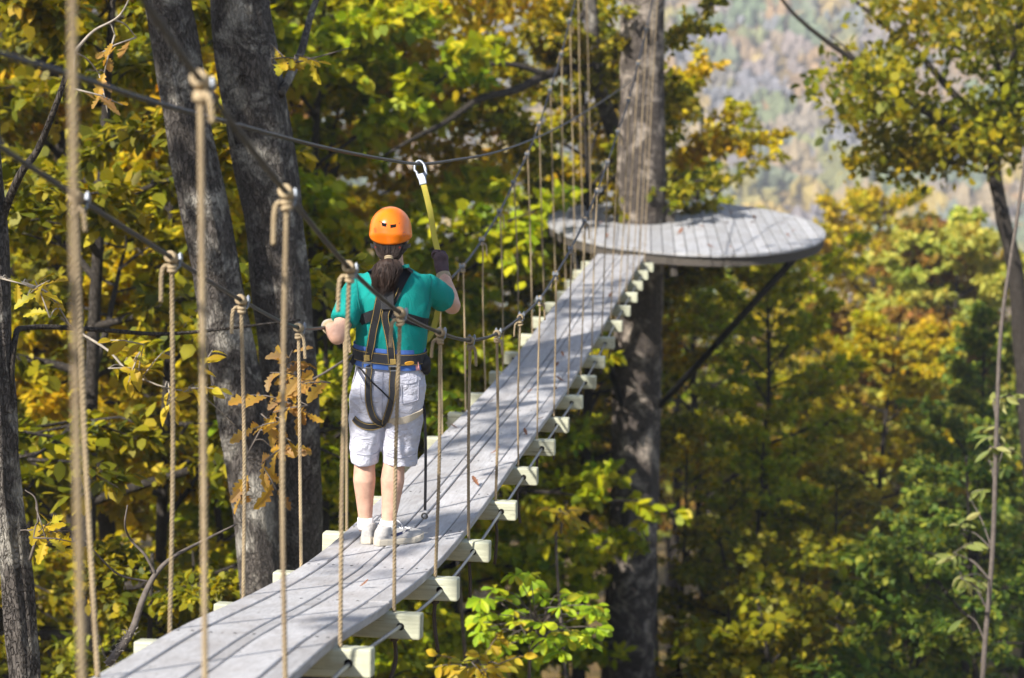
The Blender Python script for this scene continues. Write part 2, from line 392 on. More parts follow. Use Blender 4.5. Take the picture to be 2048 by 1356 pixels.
# ------------------------------------------------------------------ suspension bridge
HEAD = 0.14622; SPC = 0.9199
AX = Vector((math.sin(HEAD), math.cos(HEAD), 0)); RT = Vector((math.cos(HEAD), -math.sin(HEAD), 0)); UPV = Vector((0, 0, 1))
C3 = Vector((-0.5546, 8.8912, 0))
_k = list(range(-7, 19))
_z = [-1.03, -1.20, -1.38, -1.57, -1.77, -1.97, -2.165, -2.350, -2.536, -2.695, -2.792, -2.852, -2.900, -2.950, -3.006, -3.055,
      -3.085, -3.102, -3.112, -3.118, -3.126, -3.148, -3.170, -3.192, -3.228, -3.26]
_s = {-7: .38, -6: .33, -5: .27, -4: .21, -3: .15, -2: .10, -1: .055}
def interp_smooth(k, ks, vs):
    # cubic Hermite through the table
    i = int(min(max(math.floor(k) - ks[0], 0), len(ks) - 2)); t = k - ks[i]
    m0 = (vs[i + 1] - vs[max(i - 1, 0)]) / (2 if i > 0 else 1); m1 = (vs[min(i + 2, len(vs) - 1)] - vs[i]) / (2 if i + 2 < len(vs) else 1)
    h = lambda a, b, c, d: a * (2 * t ** 3 - 3 * t ** 2 + 1) + b * (t ** 3 - 2 * t ** 2 + t) + c * (-2 * t ** 3 + 3 * t ** 2) + d * (t ** 3 - t ** 2)
    return h(vs[i], m0, vs[i + 1], m1)
_sl = [_s.get(k, 0.0) for k in _k]
def deck(k, lat=0.0, dz=0.0):
    p = C3 + AX * (SPC * (k - 3)) + RT * (lat + interp_smooth(k, _k, _sl))
    p.z = interp_smooth(k, _k, _z) + dz
    return p
def frame(k):
    t = (deck(k + .05) - deck(k - .05)).normalized()
    r = t.cross(UPV).normalized(); u = r.cross(t).normalized()
    return r, t, u
bridge = empty('suspension_footbridge', deck(3), 'long sagging plank footbridge hung on ropes from two steel handrail cables', 'bridge')
BI = Matrix.Translation(-deck(3))
def bobj(name, mb, mat, parent=None, smooth=False):
    me = mesh_of(name, [Vector(v) for v in mb.V], mb.F, mat, smooth)
    o = obj(name, me, bridge if parent is None else parent); return o
# all bridge parts are modelled in world coordinates; the bridge root is therefore undone on its direct children
def fix(o):
    o.matrix_parent_inverse = BI.copy(); return o

# cross beams (shared mesh)
BW, BD, BH = 0.45, 0.038, 0.054
mb = MB(); mb.box((0, 0, 0), Vector((1, 0, 0)), Vector((0, 1, 0)), Vector((0, 0, 1)), BW, BD, BH, .008)
beam_me = mesh_of('crossbeam', mb.V, mb.F, M_beam)
mb = MB()
for sx in (-1, 1):
    pts = [(sx * .365, -BD - .0015, 0), (sx * .365, BD + .0015, 0)]
    m1 = MB(); m1.tube(pts, .0165, 12)
    if sx == -1: holeL = mesh_of('cable_hole', m1.V, m1.F, M_hole)
    else: holeR = mesh_of('cable_hole', m1.V, m1.F, M_hole)
rb = random.Random(5)
for k in range(-6, 18):
    o = fix(obj('crossbeam', beam_me, bridge))
    r, t, u = frame(k); c = deck(k, rb.uniform(-.008, .008)) - u * BH
    roll = R_(rb.uniform(-1.0, 1.0)); q = Matrix.Rotation(roll, 3, t)
    r2, u2 = q @ r, q @ u
    o.matrix_basis = Matrix(((r2.x, t.x, u2.x, c.x), (r2.y, t.y, u2.y, c.y), (r2.z, t.z, u2.z, c.z), (0, 0, 0, 1)))
    obj('cable_hole', holeL, o); obj('cable_hole', holeR, o)

# deck planks: five strips, each strip cut into boards that end on a cross beam
strips = [(-.306, -.213), (-.206, -.030), (-.022, .028), (.036, .210), (.217, .306)]
cuts = [[-7, -3, 1, 5, 9, 13, 17.55], [-7, -5, -1, 3, 7, 11, 15, 17.55], [-7, -2, 2, 6, 10, 14, 17.55], [-7, -4, 0, 4, 8, 12, 16, 17.55], [-7, -3, 1, 5, 9, 13, 17.55]]
TH = .038
scr = MB()
rb = random.Random(9)
for (a, b), cu in zip(strips, cuts):
    for i in range(len(cu) - 1):
        k0, k1 = cu[i] + .004, cu[i + 1] - .004
        n = max(4, int((k1 - k0) / .2)); V = []; F = []; dz = rb.uniform(-.0015, .003); dl = rb.uniform(-.0012, .0012)
        ch = .004
        prof = [(a + ch, 0), (a, ch), (a, TH - ch), (a + ch, TH), (b - ch, TH), (b, TH - ch), (b, ch), (b - ch, 0)]
        for j in range(n + 1):
            kk = k0 + (k1 - k0) * j / n; r, t, u = frame(kk); p = deck(kk)
            wv = .0012 * vn((kk * 1.3, a * 50, i))
            for (la, h) in prof: V.append(p + r * (la + dl + wv) + u * (h + .001 + dz))
        m = len(prof)
        for j in range(n):
            for q in range(m):
                q2 = (q + 1) % m; F.append((j * m + q, (j + 1) * m + q, (j + 1) * m + q2, j * m + q2))
        F.append(tuple(range(m))); F.append(tuple(n * m + q for q in reversed(range(m))))
        fix(obj('plank', mesh_of('plank', V, F, M_deck), bridge))
        for kk in range(math.ceil(k0), math.floor(k1) + 1):
            r, t, u = frame(kk); p = deck(kk)
            for la in ((a * .75 + b * .25, a * .25 + b * .75) if b - a > .07 else ((a + b) / 2,)):
                for dt in (-.012,):
                    q = p + r * (la + rb.uniform(-.006, .006)) + t * (dt + rb.uniform(-.008, .008)) + u * (TH + dz + .001)
                    scr.tube([q - u * .002, q + u * .0012], .0070, 8)
so = fix(obj('screw_heads', mesh_of('screw_heads', scr.V, scr.F, M_screw), bridge)); tag(so, kind='stuff')

# handrail cables
kk_ = list(range(-6, 18))
KR_lat = [.74, .68, .61, .545, .476, .424, .386, .370, .360, .342, .338, .342, .345, .342, .346, .356, .363, .370, .384, .408, .432, .446, .455, .46]
KR_z = [1.42, 1.0, .59, .19, -.193, -.565, -.93, -1.254, -1.511, -1.724, -1.865, -1.935, -1.972, -1.945, -1.885, -1.779, -1.637, -1.465, -1.25, -1.00, -.66, -.318, .03, .38]
KL_lat = [-.04, -.08, -.12, -.16, -.20, -.232, -.264, -.298, -.311, -.322, -.33, -.335, -.338, -.339, -.346, -.350, -.368, -.375, -.388, -.396, -.392, -.410, -.42, -.43]
KL_z = [1.10, .75, .42, .08, -.26, -.588, -.908, -1.219, -1.506, -1.66, -1.78, -1.87, -1.915, -1.902, -1.831, -1.715, -1.571, -1.40, -1.195, -.90, -.565, -.227, .11, .45]
def rail(k, side):
    lat = interp_smooth(k, kk_, KR_lat if side > 0 else KL_lat); z = interp_smooth(k, kk_, KR_z if side > 0 else KL_z)
    p = C3 + AX * (SPC * (k - 3)) + RT * lat; p.z = z; return p
TREE = Vector((1.87, 25.1, 0))           # axis of the platform tree
for side in (1, -1):
    pts = [rail(k, side) for k in np.arange(-6, 17.01, .1)]
    end = TREE + RT * (.30 * side); end.z = 1.75 + (.1 if side < 0 else 0)
    last = pts[-1]
    pts += [last.lerp(end, j / 12) for j in range(1, 13)]
    n2 = int(len(pts) * .40)
    m = MB(); m.tube(pts, .0088, 8)
    o = fix(bobj('handrail_cable', m, M_cable, smooth=True)); o.matrix_parent_inverse = BI.copy()
    # support cable running through the cross beam ends
    m = MB(); m.tube([deck(k, side * .365, -.054 - .012 * math.sin(math.pi * (k % 1)) * 0) for k in np.arange(-7, 17.9, .2)] + [TREE + RT * (side * .34) + Vector((0, 0, -3.32))], .0085, 8)
    fix(bobj('support_cable', m, M_cables, smooth=True))

def rope_strands(m, pts, Rr, pitch, per, sides, phase=0.0):
    """three helical strands round a straight or gently curved line"""
    P = [Vector(p) for p in pts]; L = [0]
    for i in range(1, len(P)): L.append(L[-1] + (P[i] - P[i - 1]).length)
    n = max(3, int(L[-1] / pitch * per))
    t0 = (P[-1] - P[0]).normalized(); up = t0.orthogonal().normalized()
    cen = []; j = 0
    for i in range(n + 1):
        s = L[-1] * i / n
        while j < len(L) - 2 and L[j + 1] < s: j += 1
        f = (s - L[j]) / max(1e-9, L[j + 1] - L[j]); c = P[j].lerp(P[j + 1], f); t = (P[j + 1] - P[j]).normalized()
        up = (up - t * up.dot(t)).normalized(); cen.append((c, up.copy(), t.cross(up), s))
    for q in range(3):
        pp = []
        for c, u, b, s in cen:
            a = 2 * math.pi * (s / pitch + q / 3) + phase
            pp.append(c + (u * math.cos(a) + b * math.sin(a)) * Rr * .60)
        m.tube(pp, Rr * .50, sides, cap=True)
def ring_rope(m, c, axis, rad, Rr, n=14, sides=6):
    axis = Vector(axis).normalized(); u = axis.orthogonal().normalized(); b = axis.cross(u)
    pts = [c + (u * math.cos(2 * math.pi * i / n) + b * math.sin(2 * math.pi * i / n)) * rad for i in range(n + 1)]
    m.tube(pts, Rr, sides, cap=False)
rb = random.Random(21)
RB_lat = {-6: .40, -5: .38, -4: .36, -3: .345, -2: .33, -1: .325}
for k in range(-4, 18):
    near = k <= 4
    for side in (1, -1):
        top = rail(k, side); r, t, u = frame(k); Rr = .0082 if k < 5 else .0066
        bot = deck(k, side * .328 + (.04 if side < 0 and k == -1 else 0), -.02) + AX * rb.uniform(-.01, .01)
        tc = (rail(k + .05, side) - rail(k - .05, side)).normalized()
        m = MB()
        mid = top.lerp(bot, .5) + RT * rb.uniform(-.012, .012) + AX * rb.uniform(-.012, .012)
        line = spline([top - Vector((0, 0, .03)), mid, bot], 6)
        rope_strands(m, line, Rr, .052, 9 if near else 5, 7 if near else 4, rb.uniform(0, 6))
        ro = fix(bobj('hanger_rope', m, M_rope, smooth=True))
        # knot: turns round the cable, a wrap round the standing part, and a short tail
        m = MB(); sd = 8 if near else 5
        for q in ((-1, 0, 1) if k < 3 else (-.6, .5)): ring_rope(m, top + tc * (q * .016), tc, .0150, Rr * .95, 12, sd)
        for q in range(2): ring_rope(m, top + Vector((0, 0, -.031 - q * .015)), (rb.uniform(-.3, .3), rb.uniform(-.3, .3), 1), .0125, Rr * .95, 12, sd)
        s2 = rb.choice((-1, 1)); tl = rb.uniform(.05, .11)
        sv = (RT * s2 * .8 - AX * .6).normalized()
        m2 = MB(); rope_strands(m2, spline([top + Vector((0, 0, -.03)), top + sv * .035 + Vector((0, 0, -.04)), top + sv * .045 + Vector((0, 0, -.05 - tl))], 4), Rr * .95, .05, 8 if near else 4, 6 if near else 4)
        m.add(m2.V, m2.F)
        kn = bobj('knot', m, M_rope if k < 3 or k > 6 else M_rope, ro, True)
        # wire rope clip beside the knot
        m = MB(); cc = top + tc * (.062 if k < 6 else -.062)
        sdv = tc.cross(UPV).normalized(); uv = sdv.cross(tc)
        m.box(cc + uv * .008, tc, sdv, uv, .012, .020, .008, .002)
        for q in (-1, 1):
            m.tube([cc + sdv * (.013 * q) - uv * .022, cc + sdv * (.013 * q) + uv * .03], .004, 6)
            m.tube([cc + sdv * (.013 * q) + uv * .015, cc + sdv * (.013 * q) + uv * .024], .0085, 6)
        m.tube([cc + sdv * (.013 * math.cos(a)) - uv * (.018 + .010 * math.sin(a)) for a in np.linspace(0, math.pi, 7)], .004, 6)
        fix(bobj('cable_clip', m, M_zinc))
        # stopper knot and dark tail under the cross beam
        m = MB(); b2 = deck(k, side * .328, -.108)
        ring_rope(m, b2 + Vector((0, 0, -.012)), (0, 0, 1), .010, .011, 10, 5)
        m.tube(spline([b2, b2 + Vector((rb.uniform(-.01, .01), 0, -.1)), b2 + Vector((rb.uniform(-.02, .02), rb.uniform(-.02, .02), -rb.uniform(.14, .30)))], 4), .0095, 6)
        bobj('rope_tail', m, M_ropeend, ro, True)

# overhead safety cable
safety_pts = [(-6.5, .45), (-4, .12), (-2.07, -.13), (-.96, -.30), (0, -.435), (1.21, -.60), (2.4, -.745), (3.45, -.86), (4.44, -.925), (6.52, -1.03), (9.53, -1.10), (13.1, -1.11), (17.4, -1.08), (20.4, -1.02)]
def safety(k):
    ks = [a for a, b in safety_pts]; z = float(np.interp(k, ks, [b for a, b in safety_pts]))
    p = C3 + AX * (SPC * (k - 3)); p.z = z; return p
sp_ = spline([safety(a) for a, b in safety_pts], 8)
m = MB(); m.tube(sp_, .0082, 8)
o = m.build('safety_cable', M_cable, smooth=True); tag(o, 'thin dark overhead safety cable dipping above the helmeted person', 'cable')

# ------------------------------------------------------------------ platform and its tree
PZ = -3.15
OUT = []
for i in range(110):
    a = 2 * math.pi * i / 110; d = ray(1373 + 279 * math.cos(a), 454 + .05 * 279 * math.cos(a) + 53 * math.sin(a)); q = d * (PZ / d.z); OUT.append(Vector((q.x, q.y)))
plat = empty('round_tree_platform', (TREE.x, TREE.y, PZ), 'round grey board platform built around the bare tree trunk', 'platform')
PIV = Matrix.Translation(-Vector((TREE.x, TREE.y, PZ)))
def pfix(o): o.matrix_parent_inverse = PIV.copy(); return o
bd = Vector((math.sin(R_(4.3)), math.cos(R_(4.3)))); bu = Vector((bd.y, -bd.x))
ou = [(p.dot(bu), p.dot(bd)) for p in OUT]
umin, umax = min(a for a, b in ou), max(a for a, b in ou)
def span(u):
    v = []
    for i in range(len(ou)):
        (a, b), (c, d) = ou[i], ou[(i + 1) % len(ou)]
        if (a - u) * (c - u) <= 0 and abs(a - c) > 1e-9: v.append(b + (d - b) * (u - a) / (c - a))
    return (min(v), max(v)) if len(v) >= 2 else None
tu, tv = Vector((TREE.x, TREE.y)).dot(bu), Vector((TREE.x, TREE.y)).dot(bd); HR = .40
rb = random.Random(3)
nb = 26; bw = (umax - umin) / nb
for i in range(nb):
    u0, u1 = umin + i * bw + .006, umin + (i + 1) * bw - .006
    us = [u0 + (u1 - u0) * j / 4 for j in range(5)]; us[0] += .001 * (i == 0); us[-1] -= .001 * (i == nb - 1)
    sp = [span(min(max(u, umin + .003), umax - .003)) for u in us]
    segs = [([s[0] for s in sp], [s[1] for s in sp])]
    if u0 < tu + HR and u1 > tu - HR:
        h = [math.sqrt(max(0, HR ** 2 - (u - tu) ** 2)) for u in us]
        segs = [([s[0] for s in sp], [tv - x for x in h]), ([tv + x for x in h], [s[1] for s in sp])]
    for lo, hi in segs:
        V = []; dz = rb.uniform(-.003, .003)
        ring = list(zip(us, lo)) + list(zip(reversed(us), reversed(hi)))
        for zz in (PZ - .035, PZ):
            for (u, v) in ring: q = bu * u + bd * v; V.append((q.x, q.y, zz + dz))
        n = len(ring); F = [tuple(reversed(range(n))), tuple(range(n, 2 * n))] + [(a, (a + 1) % n, n + (a + 1) % n, n + a) for a in range(n)]
        pfix(obj('platform_board', mesh_of('platform_board', V, F, M_plat), plat))
# rim band, joists, trunk collar, braces
m = MB(); V = []; n = len(OUT); cen = sum(OUT, Vector((0, 0))) / n
V = []
for zz, sc in ((PZ - .037, .985), (PZ - .16, .985), (PZ - .16, .965), (PZ - .037, .965)):
    for p in OUT: q = cen + (p - cen) * sc; V.append((q.x, q.y, zz))
F = []
for a in range(4):
    for i in range(n): F.append((a * n + i, a * n + (i + 1) % n, ((a + 1) % 4) * n + (i + 1) % n, ((a + 1) % 4) * n + i))
pfix(obj('rim_band', mesh_of('rim_band', V, F, M_under), plat))
for j, (v0, ofs) in enumerate([(tv - 2.0, 0), (tv - 1.0, 0), (tv - .47, 0), (tv + .47, 0), (tv + 1.3, 0), (tv + 2.2, 0)]):
    xs = [u for u in np.linspace(umin + .01, umax - .01, 120) if span(u) and span(u)[0] + .1 < v0 < span(u)[1] - .1]
    if len(xs) < 4: continue
    a, b = xs[0], xs[-1]; c = bu * ((a + b) / 2) + bd * v0
    m = MB(); m.box((c.x, c.y, PZ - .037 - .07), Vector((bu.x, bu.y, 0)), Vector((bd.x, bd.y, 0)), UPV, (b - a) / 2, .02, .069)
    pfix(m.build('joist', M_under, plat))
for s in (-1, 1):
    c = Vector((TREE.x, TREE.y)) + bu * (s * .42); m = MB(); sp = span(tu + s * .42)
    L = (sp[1] - sp[0]) / 2 - .12; cm = bu * (tu + s * .42) + bd * ((sp[0] + sp[1]) / 2)
    m.box((cm.x, cm.y, PZ - .25), Vector((bu.x, bu.y, 0)), Vector((bd.x, bd.y, 0)), UPV, .045, L, .07, .006)
    pfix(m.build('main_beam', M_under, plat))
for (tx, ty), a in (((3.72, 22.7), (.30, -.10)), ((.80, 23.7), (-.25, -.2)), ((.95, 27.1), (-.25, .2))):
    m = MB(); m.tube([(tx, ty, PZ - .16), (TREE.x + a[0], TREE.y + a[1], -5.86)], .048, 10)
    pfix(m.build('diagonal_brace', M_iron, plat, True))
m = MB(); m.box((TREE.x + .40, TREE.y - .08, PZ + .145), Vector((1, 0, 0)), Vector((0, 1, 0)), UPV, .065, .07, .145, .006)
pfix(m.build('trunk_block', M_under, plat))

def bark_trunk(path, rads, step=.09, sides=40, seed=0, amp=.032, freq=11.0, flare=None):
    """trunk with ridged bark relief along a smooth path"""
    P = spline(path, 8); L = [0]
    for i in range(1, len(P)): L.append(L[-1] + (P[i] - P[i - 1]).length)
    n = int(L[-1] / step); V = []; F = []; keyL = np.linspace(0, L[-1], len(rads)); up = Vector((1, 0, 0)); j = 0
    for i in range(n + 1):
        s = L[-1] * i / n
        while j < len(L) - 2 and L[j + 1] < s: j += 1
        f = (s - L[j]) / max(1e-9, L[j + 1] - L[j]); c = P[j].lerp(P[j + 1], f); t = (P[min(j + 2, len(P) - 1)] - P[max(j - 1, 0)]).normalized()
        up = (up - t * up.dot(t)).normalized(); b = t.cross(up); r = float(np.interp(s, keyL, rads))
        for q in range(sides):
            a = 2 * math.pi * q / sides; dx, dy = math.cos(a), math.sin(a)
            rd = abs(noise.noise(Vector((dx * freq * r * 2.2 + seed, dy * freq * r * 2.2, s * 1.1)))) * 2 - .5
            rd2 = noise.noise(Vector((dx * 1.1 + seed, dy * 1.1, s * .7)))
            rr = r * (1 + .07 * rd2) + amp * rd * .7
            V.append(c + (up * dx + b * dy) * rr)
    for i in range(n):
        for q in range(sides):
            q2 = (q + 1) % sides; F.append((i * sides + q, i * sides + q2, (i + 1) * sides + q2, (i + 1) * sides + q))
    return V, F
def tree_with_limbs(name, loc, label, trunks, bark, limbs, crown=None, pal='olive', limb_bark=None):
    root = empty(name, loc, label, 'tree'); inv = Matrix.Translation(-Vector(loc))
    for (path, rads, seed, kw) in trunks:
        V, F = bark_trunk(path, rads, seed=seed, **kw)
        o = obj('trunk', mesh_of('trunk', V, F, bark, True), root); o.matrix_parent_inverse = inv.copy()
    for path, r0, r1 in limbs:
        P = spline(path, 5); m = MB(); m.tube(P, [r0 + (r1 - r0) * i / (len(P) - 1) for i in range(len(P))], 8)
        o = m.build('limb', limb_bark or bark, root, True); o.matrix_parent_inverse = inv.copy()
    if crown is not None:
        o = obj('crown', fast_mesh('crown', crown, 6, ML[pal]), root); o.matrix_parent_inverse = inv.copy(); tag(o, kind='stuff')
    return root
def leaf_cloud(seed, blobs, n_per, size, updir=.6, clump=.22):
    """leaves on twig-sized clumps scattered through ellipsoid volumes: blobs (cx,cy,cz,rx,ry,rz,clumps)"""
    rng = np.random.default_rng(seed); A = []
    for (cx_, cy_, cz_, rx, ry, rz, nc) in blobs:
        q = rng.normal(0, 1, (nc, 3)); q /= np.linalg.norm(q, axis=1, keepdims=True); q *= rng.uniform(.15, 1, (nc, 1)) ** .6
        C = np.array([cx_, cy_, cz_]) + q * np.array([rx, ry, rz])
        dirs = rng.normal(0, 1, (nc, 3)); dirs[:, 2] *= .4; dirs /= np.linalg.norm(dirs, axis=1, keepdims=True)
        P = np.repeat(C, n_per, 0) + np.repeat(dirs, n_per, 0) * rng.uniform(-1, 1, (nc * n_per, 1)) * clump * 1.6 + rng.normal(0, clump * .4, (nc * n_per, 3))
        D = np.repeat(dirs, n_per, 0) * .5 + rng.normal(0, .7, (nc * n_per, 3)); D[:, 2] -= .3
        A.append(leaf_quads(rng, P, D, size, updir, .33, True))
    return np.concatenate(A)

gz = ground_z(TREE.x, TREE.y)

tree_with_limbs('platform_tree', (TREE.x, TREE.y, gz), 'tall straight bare trunk that carries the round platform',
    [([(1.80, 25.1, gz - .4), (1.80, 25.1, -9), (1.83, 25.1, -6), (1.87, 25.1, -3), (1.84, 25.1, 0), (1.86, 25.1, 4), (1.80, 25.15, 9)], [.52, .40, .355, .345, .32, .295, .28, .25], 3.3, dict(sides=48))],
    M_barkP, [([(1.85, 25.1, 7), (3.2, 25.6, 8.6), (4.6, 26, 9.4)], .12, .03), ([(1.82, 25.1, 7.8), (.3, 24.6, 9.4), (-1.2, 24.2, 10)], .12, .03), ([(1.8, 25.1, 8.8), (1.9, 26.4, 10.6)], .14, .03)],
    leaf_cloud(31, [(3.8, 25.8, 9.6, 2.4, 2.2, 1.2, 160), (.2, 24.5, 10.2, 2.4, 2.2, 1.2, 160), (1.9, 26, 11.2, 2.2, 2.2, 1.3, 160)], 14, .15), 'gold')

# ------------------------------------------------------------------ large trees near the bridge
def pxpath(pts, Y):
    return [at(x, y, Y if not isinstance(Y, (list, tuple)) else Y[i]) for i, (x, y) in enumerate(pts)]
YT = 12.4
base = at(585, 1750, YT); gz = ground_z(base.x, YT)
pa = [V3((base.x - .12, YT + .1, gz - .4)), at(575, 1600, YT + .1)] + pxpath([(540, 1300), (512, 1050), (488, 850), (452, 660), (415, 450), (372, 230), (335, 0), (300, -250), (270, -600)], YT + .1)
pb = [V3((base.x + .22, YT + .5, gz - .4)), at(640, 1650, YT + .5)] + pxpath([(608, 1300), (592, 1050), (585, 850), (570, 650), (545, 430), (508, 200), (478, 0), (450, -250), (420, -600)], YT + .5)
tree_with_limbs('twin_trunk_tree', (base.x, YT, gz), 'two thick leaning grey lichen spotted trunks rising from one base', [
    (pa, [.34, .24, .185, .175, .172, .17, .168, .165, .16, .15, .14], 1.7, dict(sides=46, step=.07)),
    (pb, [.36, .26, .17, .17, .18, .195, .205, .215, .22, .2, .18], 6.1, dict(sides=46, step=.07))], M_bark,
    [(pxpath([(560, 190), (600, 110), (625, 20), (660, -60)], [YT + .4, YT + .7, YT + 1, YT + 1.2]), .035, .02),
     (pxpath([(420, -600), (700, -800), (900, -850)], YT), .09, .03), (pxpath([(270, -600), (60, -800), (-200, -850)], YT), .09, .03)],
    leaf_cloud(41, [(-2.6, 12.0, 4.6, 2.0, 2.2, 1.0, 120), (-.2, 13.0, 5.2, 1.8, 2.2, 1.0, 110), (-1.6, 14.4, 5.6, 2.2, 1.8, 1.1, 120)], 14, .14), 'gold')
Y1 = 9.6; b1 = at(60, 1356, Y1); gz = ground_z(b1.x, Y1)
tree_with_limbs('forest_tree', (b1.x, Y1, gz), 'rough dark trunk cut off by the left edge, sunlit low down', [
    ([V3((b1.x + .25, Y1, gz - .4)), at(75, 1700, Y1)] + pxpath([(48, 1300), (18, 1050), (5, 850), (-8, 600), (-25, 300), (-60, 0), (-90, -400)], Y1), [.26, .19, .145, .11, .095, .09, .085, .08, .07, .06], 2.2, dict(sides=40, step=.06))], M_bark,
    [(pxpath([(-10, 560), (5, 440), (40, 350), (75, 300), (110, 215), (132, 150)], [Y1, Y1, Y1 - .1, Y1 - .1, Y1 - .2, Y1 - .2]), .026, .014),
     (pxpath([(15, 900), (28, 690), (60, 655), (200, 660), (330, 668), (470, 655), (600, 640)], [Y1, Y1, Y1 + .3, Y1 + .5, Y1 + .7, Y1 + .9, Y1 + 1.2]), .020, .007)],
    leaf_cloud(43, [(-4.2, 9.0, 3.8, 1.6, 1.4, .8, 80)], 14, .13), 'gold', M_barkd)
# tree with the long bare limbs at the right edge
Y2 = 27; b2 = at(2035, 800, Y2); gz = ground_z(b2.x, Y2)
tree_with_limbs('limbed_tree', (b2.x, Y2, gz), 'dark tree at the right edge with two long limbs reaching up left', [
    ([V3((b2.x + .2, Y2, gz - .4))] + pxpath([(2075, 1200), (2052, 800), (2032, 560), (2005, 430), (1990, 330), (2010, 200), (2040, 60), (2060, -200)], Y2), [.26, .22, .2, .17, .15, .13, .10, .08, .05], 8.8, dict(sides=24, step=.12))], M_barkd,
    [(pxpath([(1992, 330), (1955, 285), (1880, 240), (1800, 190), (1715, 125), (1650, 80), (1590, 30), (1550, -20)], [27, 26.8, 26.5, 26.2, 26, 25.8, 25.6, 25.5]), .075, .02),
     (pxpath([(1990, 300), (1960, 240), (1900, 180), (1840, 110), (1780, 60), (1710, 0), (1660, -50)], [27.1, 27.2, 27.3, 27.4, 27.5, 27.6, 27.7]), .075, .02),
     (pxpath([(1720, 128), (1690, 95), (1660, 70)], 26), .02, .01), (pxpath([(2010, 200), (1990, 110), (1950, 20)], 27), .05, .02),
     (pxpath([(1990, 350), (1930, 330), (1850, 320), (1760, 300)], [27, 26.9, 26.8, 26.7]), .04, .012)],
    leaf_cloud(47, [(6.7, 27, -.2, 1.6, 1.8, .9, 105), (8.2, 27.6, .6, 1.6, 2, 1.2, 190), (5.4, 26.4, -1.3, .9, 1.2, .7, 75), (7.0, 27, -2.0, 1.6, 1.5, .5, 110), (8.2, 27, -1.2, 1.3, 1.5, .9, 110), (6.0, 26.9, -2.35, .9, 1, .35, 45)], 14, .14, .5, .26), 'olive')
# leaning pale limb and dark sweeping limb of a tree behind the bridge
Y3 = 21; gz = ground_z(.4, Y3)
tree_with_limbs('leaning_grey_tree', (.55, Y3 + 1, gz), 'leaning pale grey trunk left of the platform tree with dark sweeping limb', [
    (pxpath([(1300, 1700), (1290, 1000), (1262, 420), (1240, 300), (1205, 200), (1188, 110), (1180, 0), (1165, -250)], [Y3 + 7, Y3 + 7, Y3 + 6.5, Y3 + 6, Y3 + 5.5, Y3 + 5, Y3 + 5, Y3 + 5]), [.22, .2, .17, .15, .14, .13, .11, .06], 4.4, dict(sides=24, step=.12))], M_bark,
    [(pxpath([(1185, 135), (1130, 140), (1080, 155), (1030, 180), (960, 198), (890, 245), (830, 275), (770, 310)], [Y3 + 5, Y3 + 4.6, Y3 + 4, Y3 + 3.5, Y3 + 3, Y3 + 2.5, Y3 + 2, Y3 + 1.8]), .085, .02),
     (pxpath([(1090, 150), (1040, 132), (980, 128), (910, 148), (840, 162)], [Y3 + 4, Y3 + 3.8, Y3 + 3.6, Y3 + 3.4, Y3 + 3.2]), .05, .014),
     (pxpath([(1150, 100), (1150, 60), (1170, 20)], Y3 + 5), .07, .04)],
    leaf_cloud(53, [(-1.3, 26.6, -1.1, 2.0, 1.3, .8, 150), (.0, 27.4, .2, 1.7, 1.3, .8, 140), (-2.1, 26, -.1, 1.4, 1.3, .7, 110), (-.7, 26.6, -2.2, 1.3, 1, .6, 70)], 14, .14, .55, .2), 'gold', M_barkd)

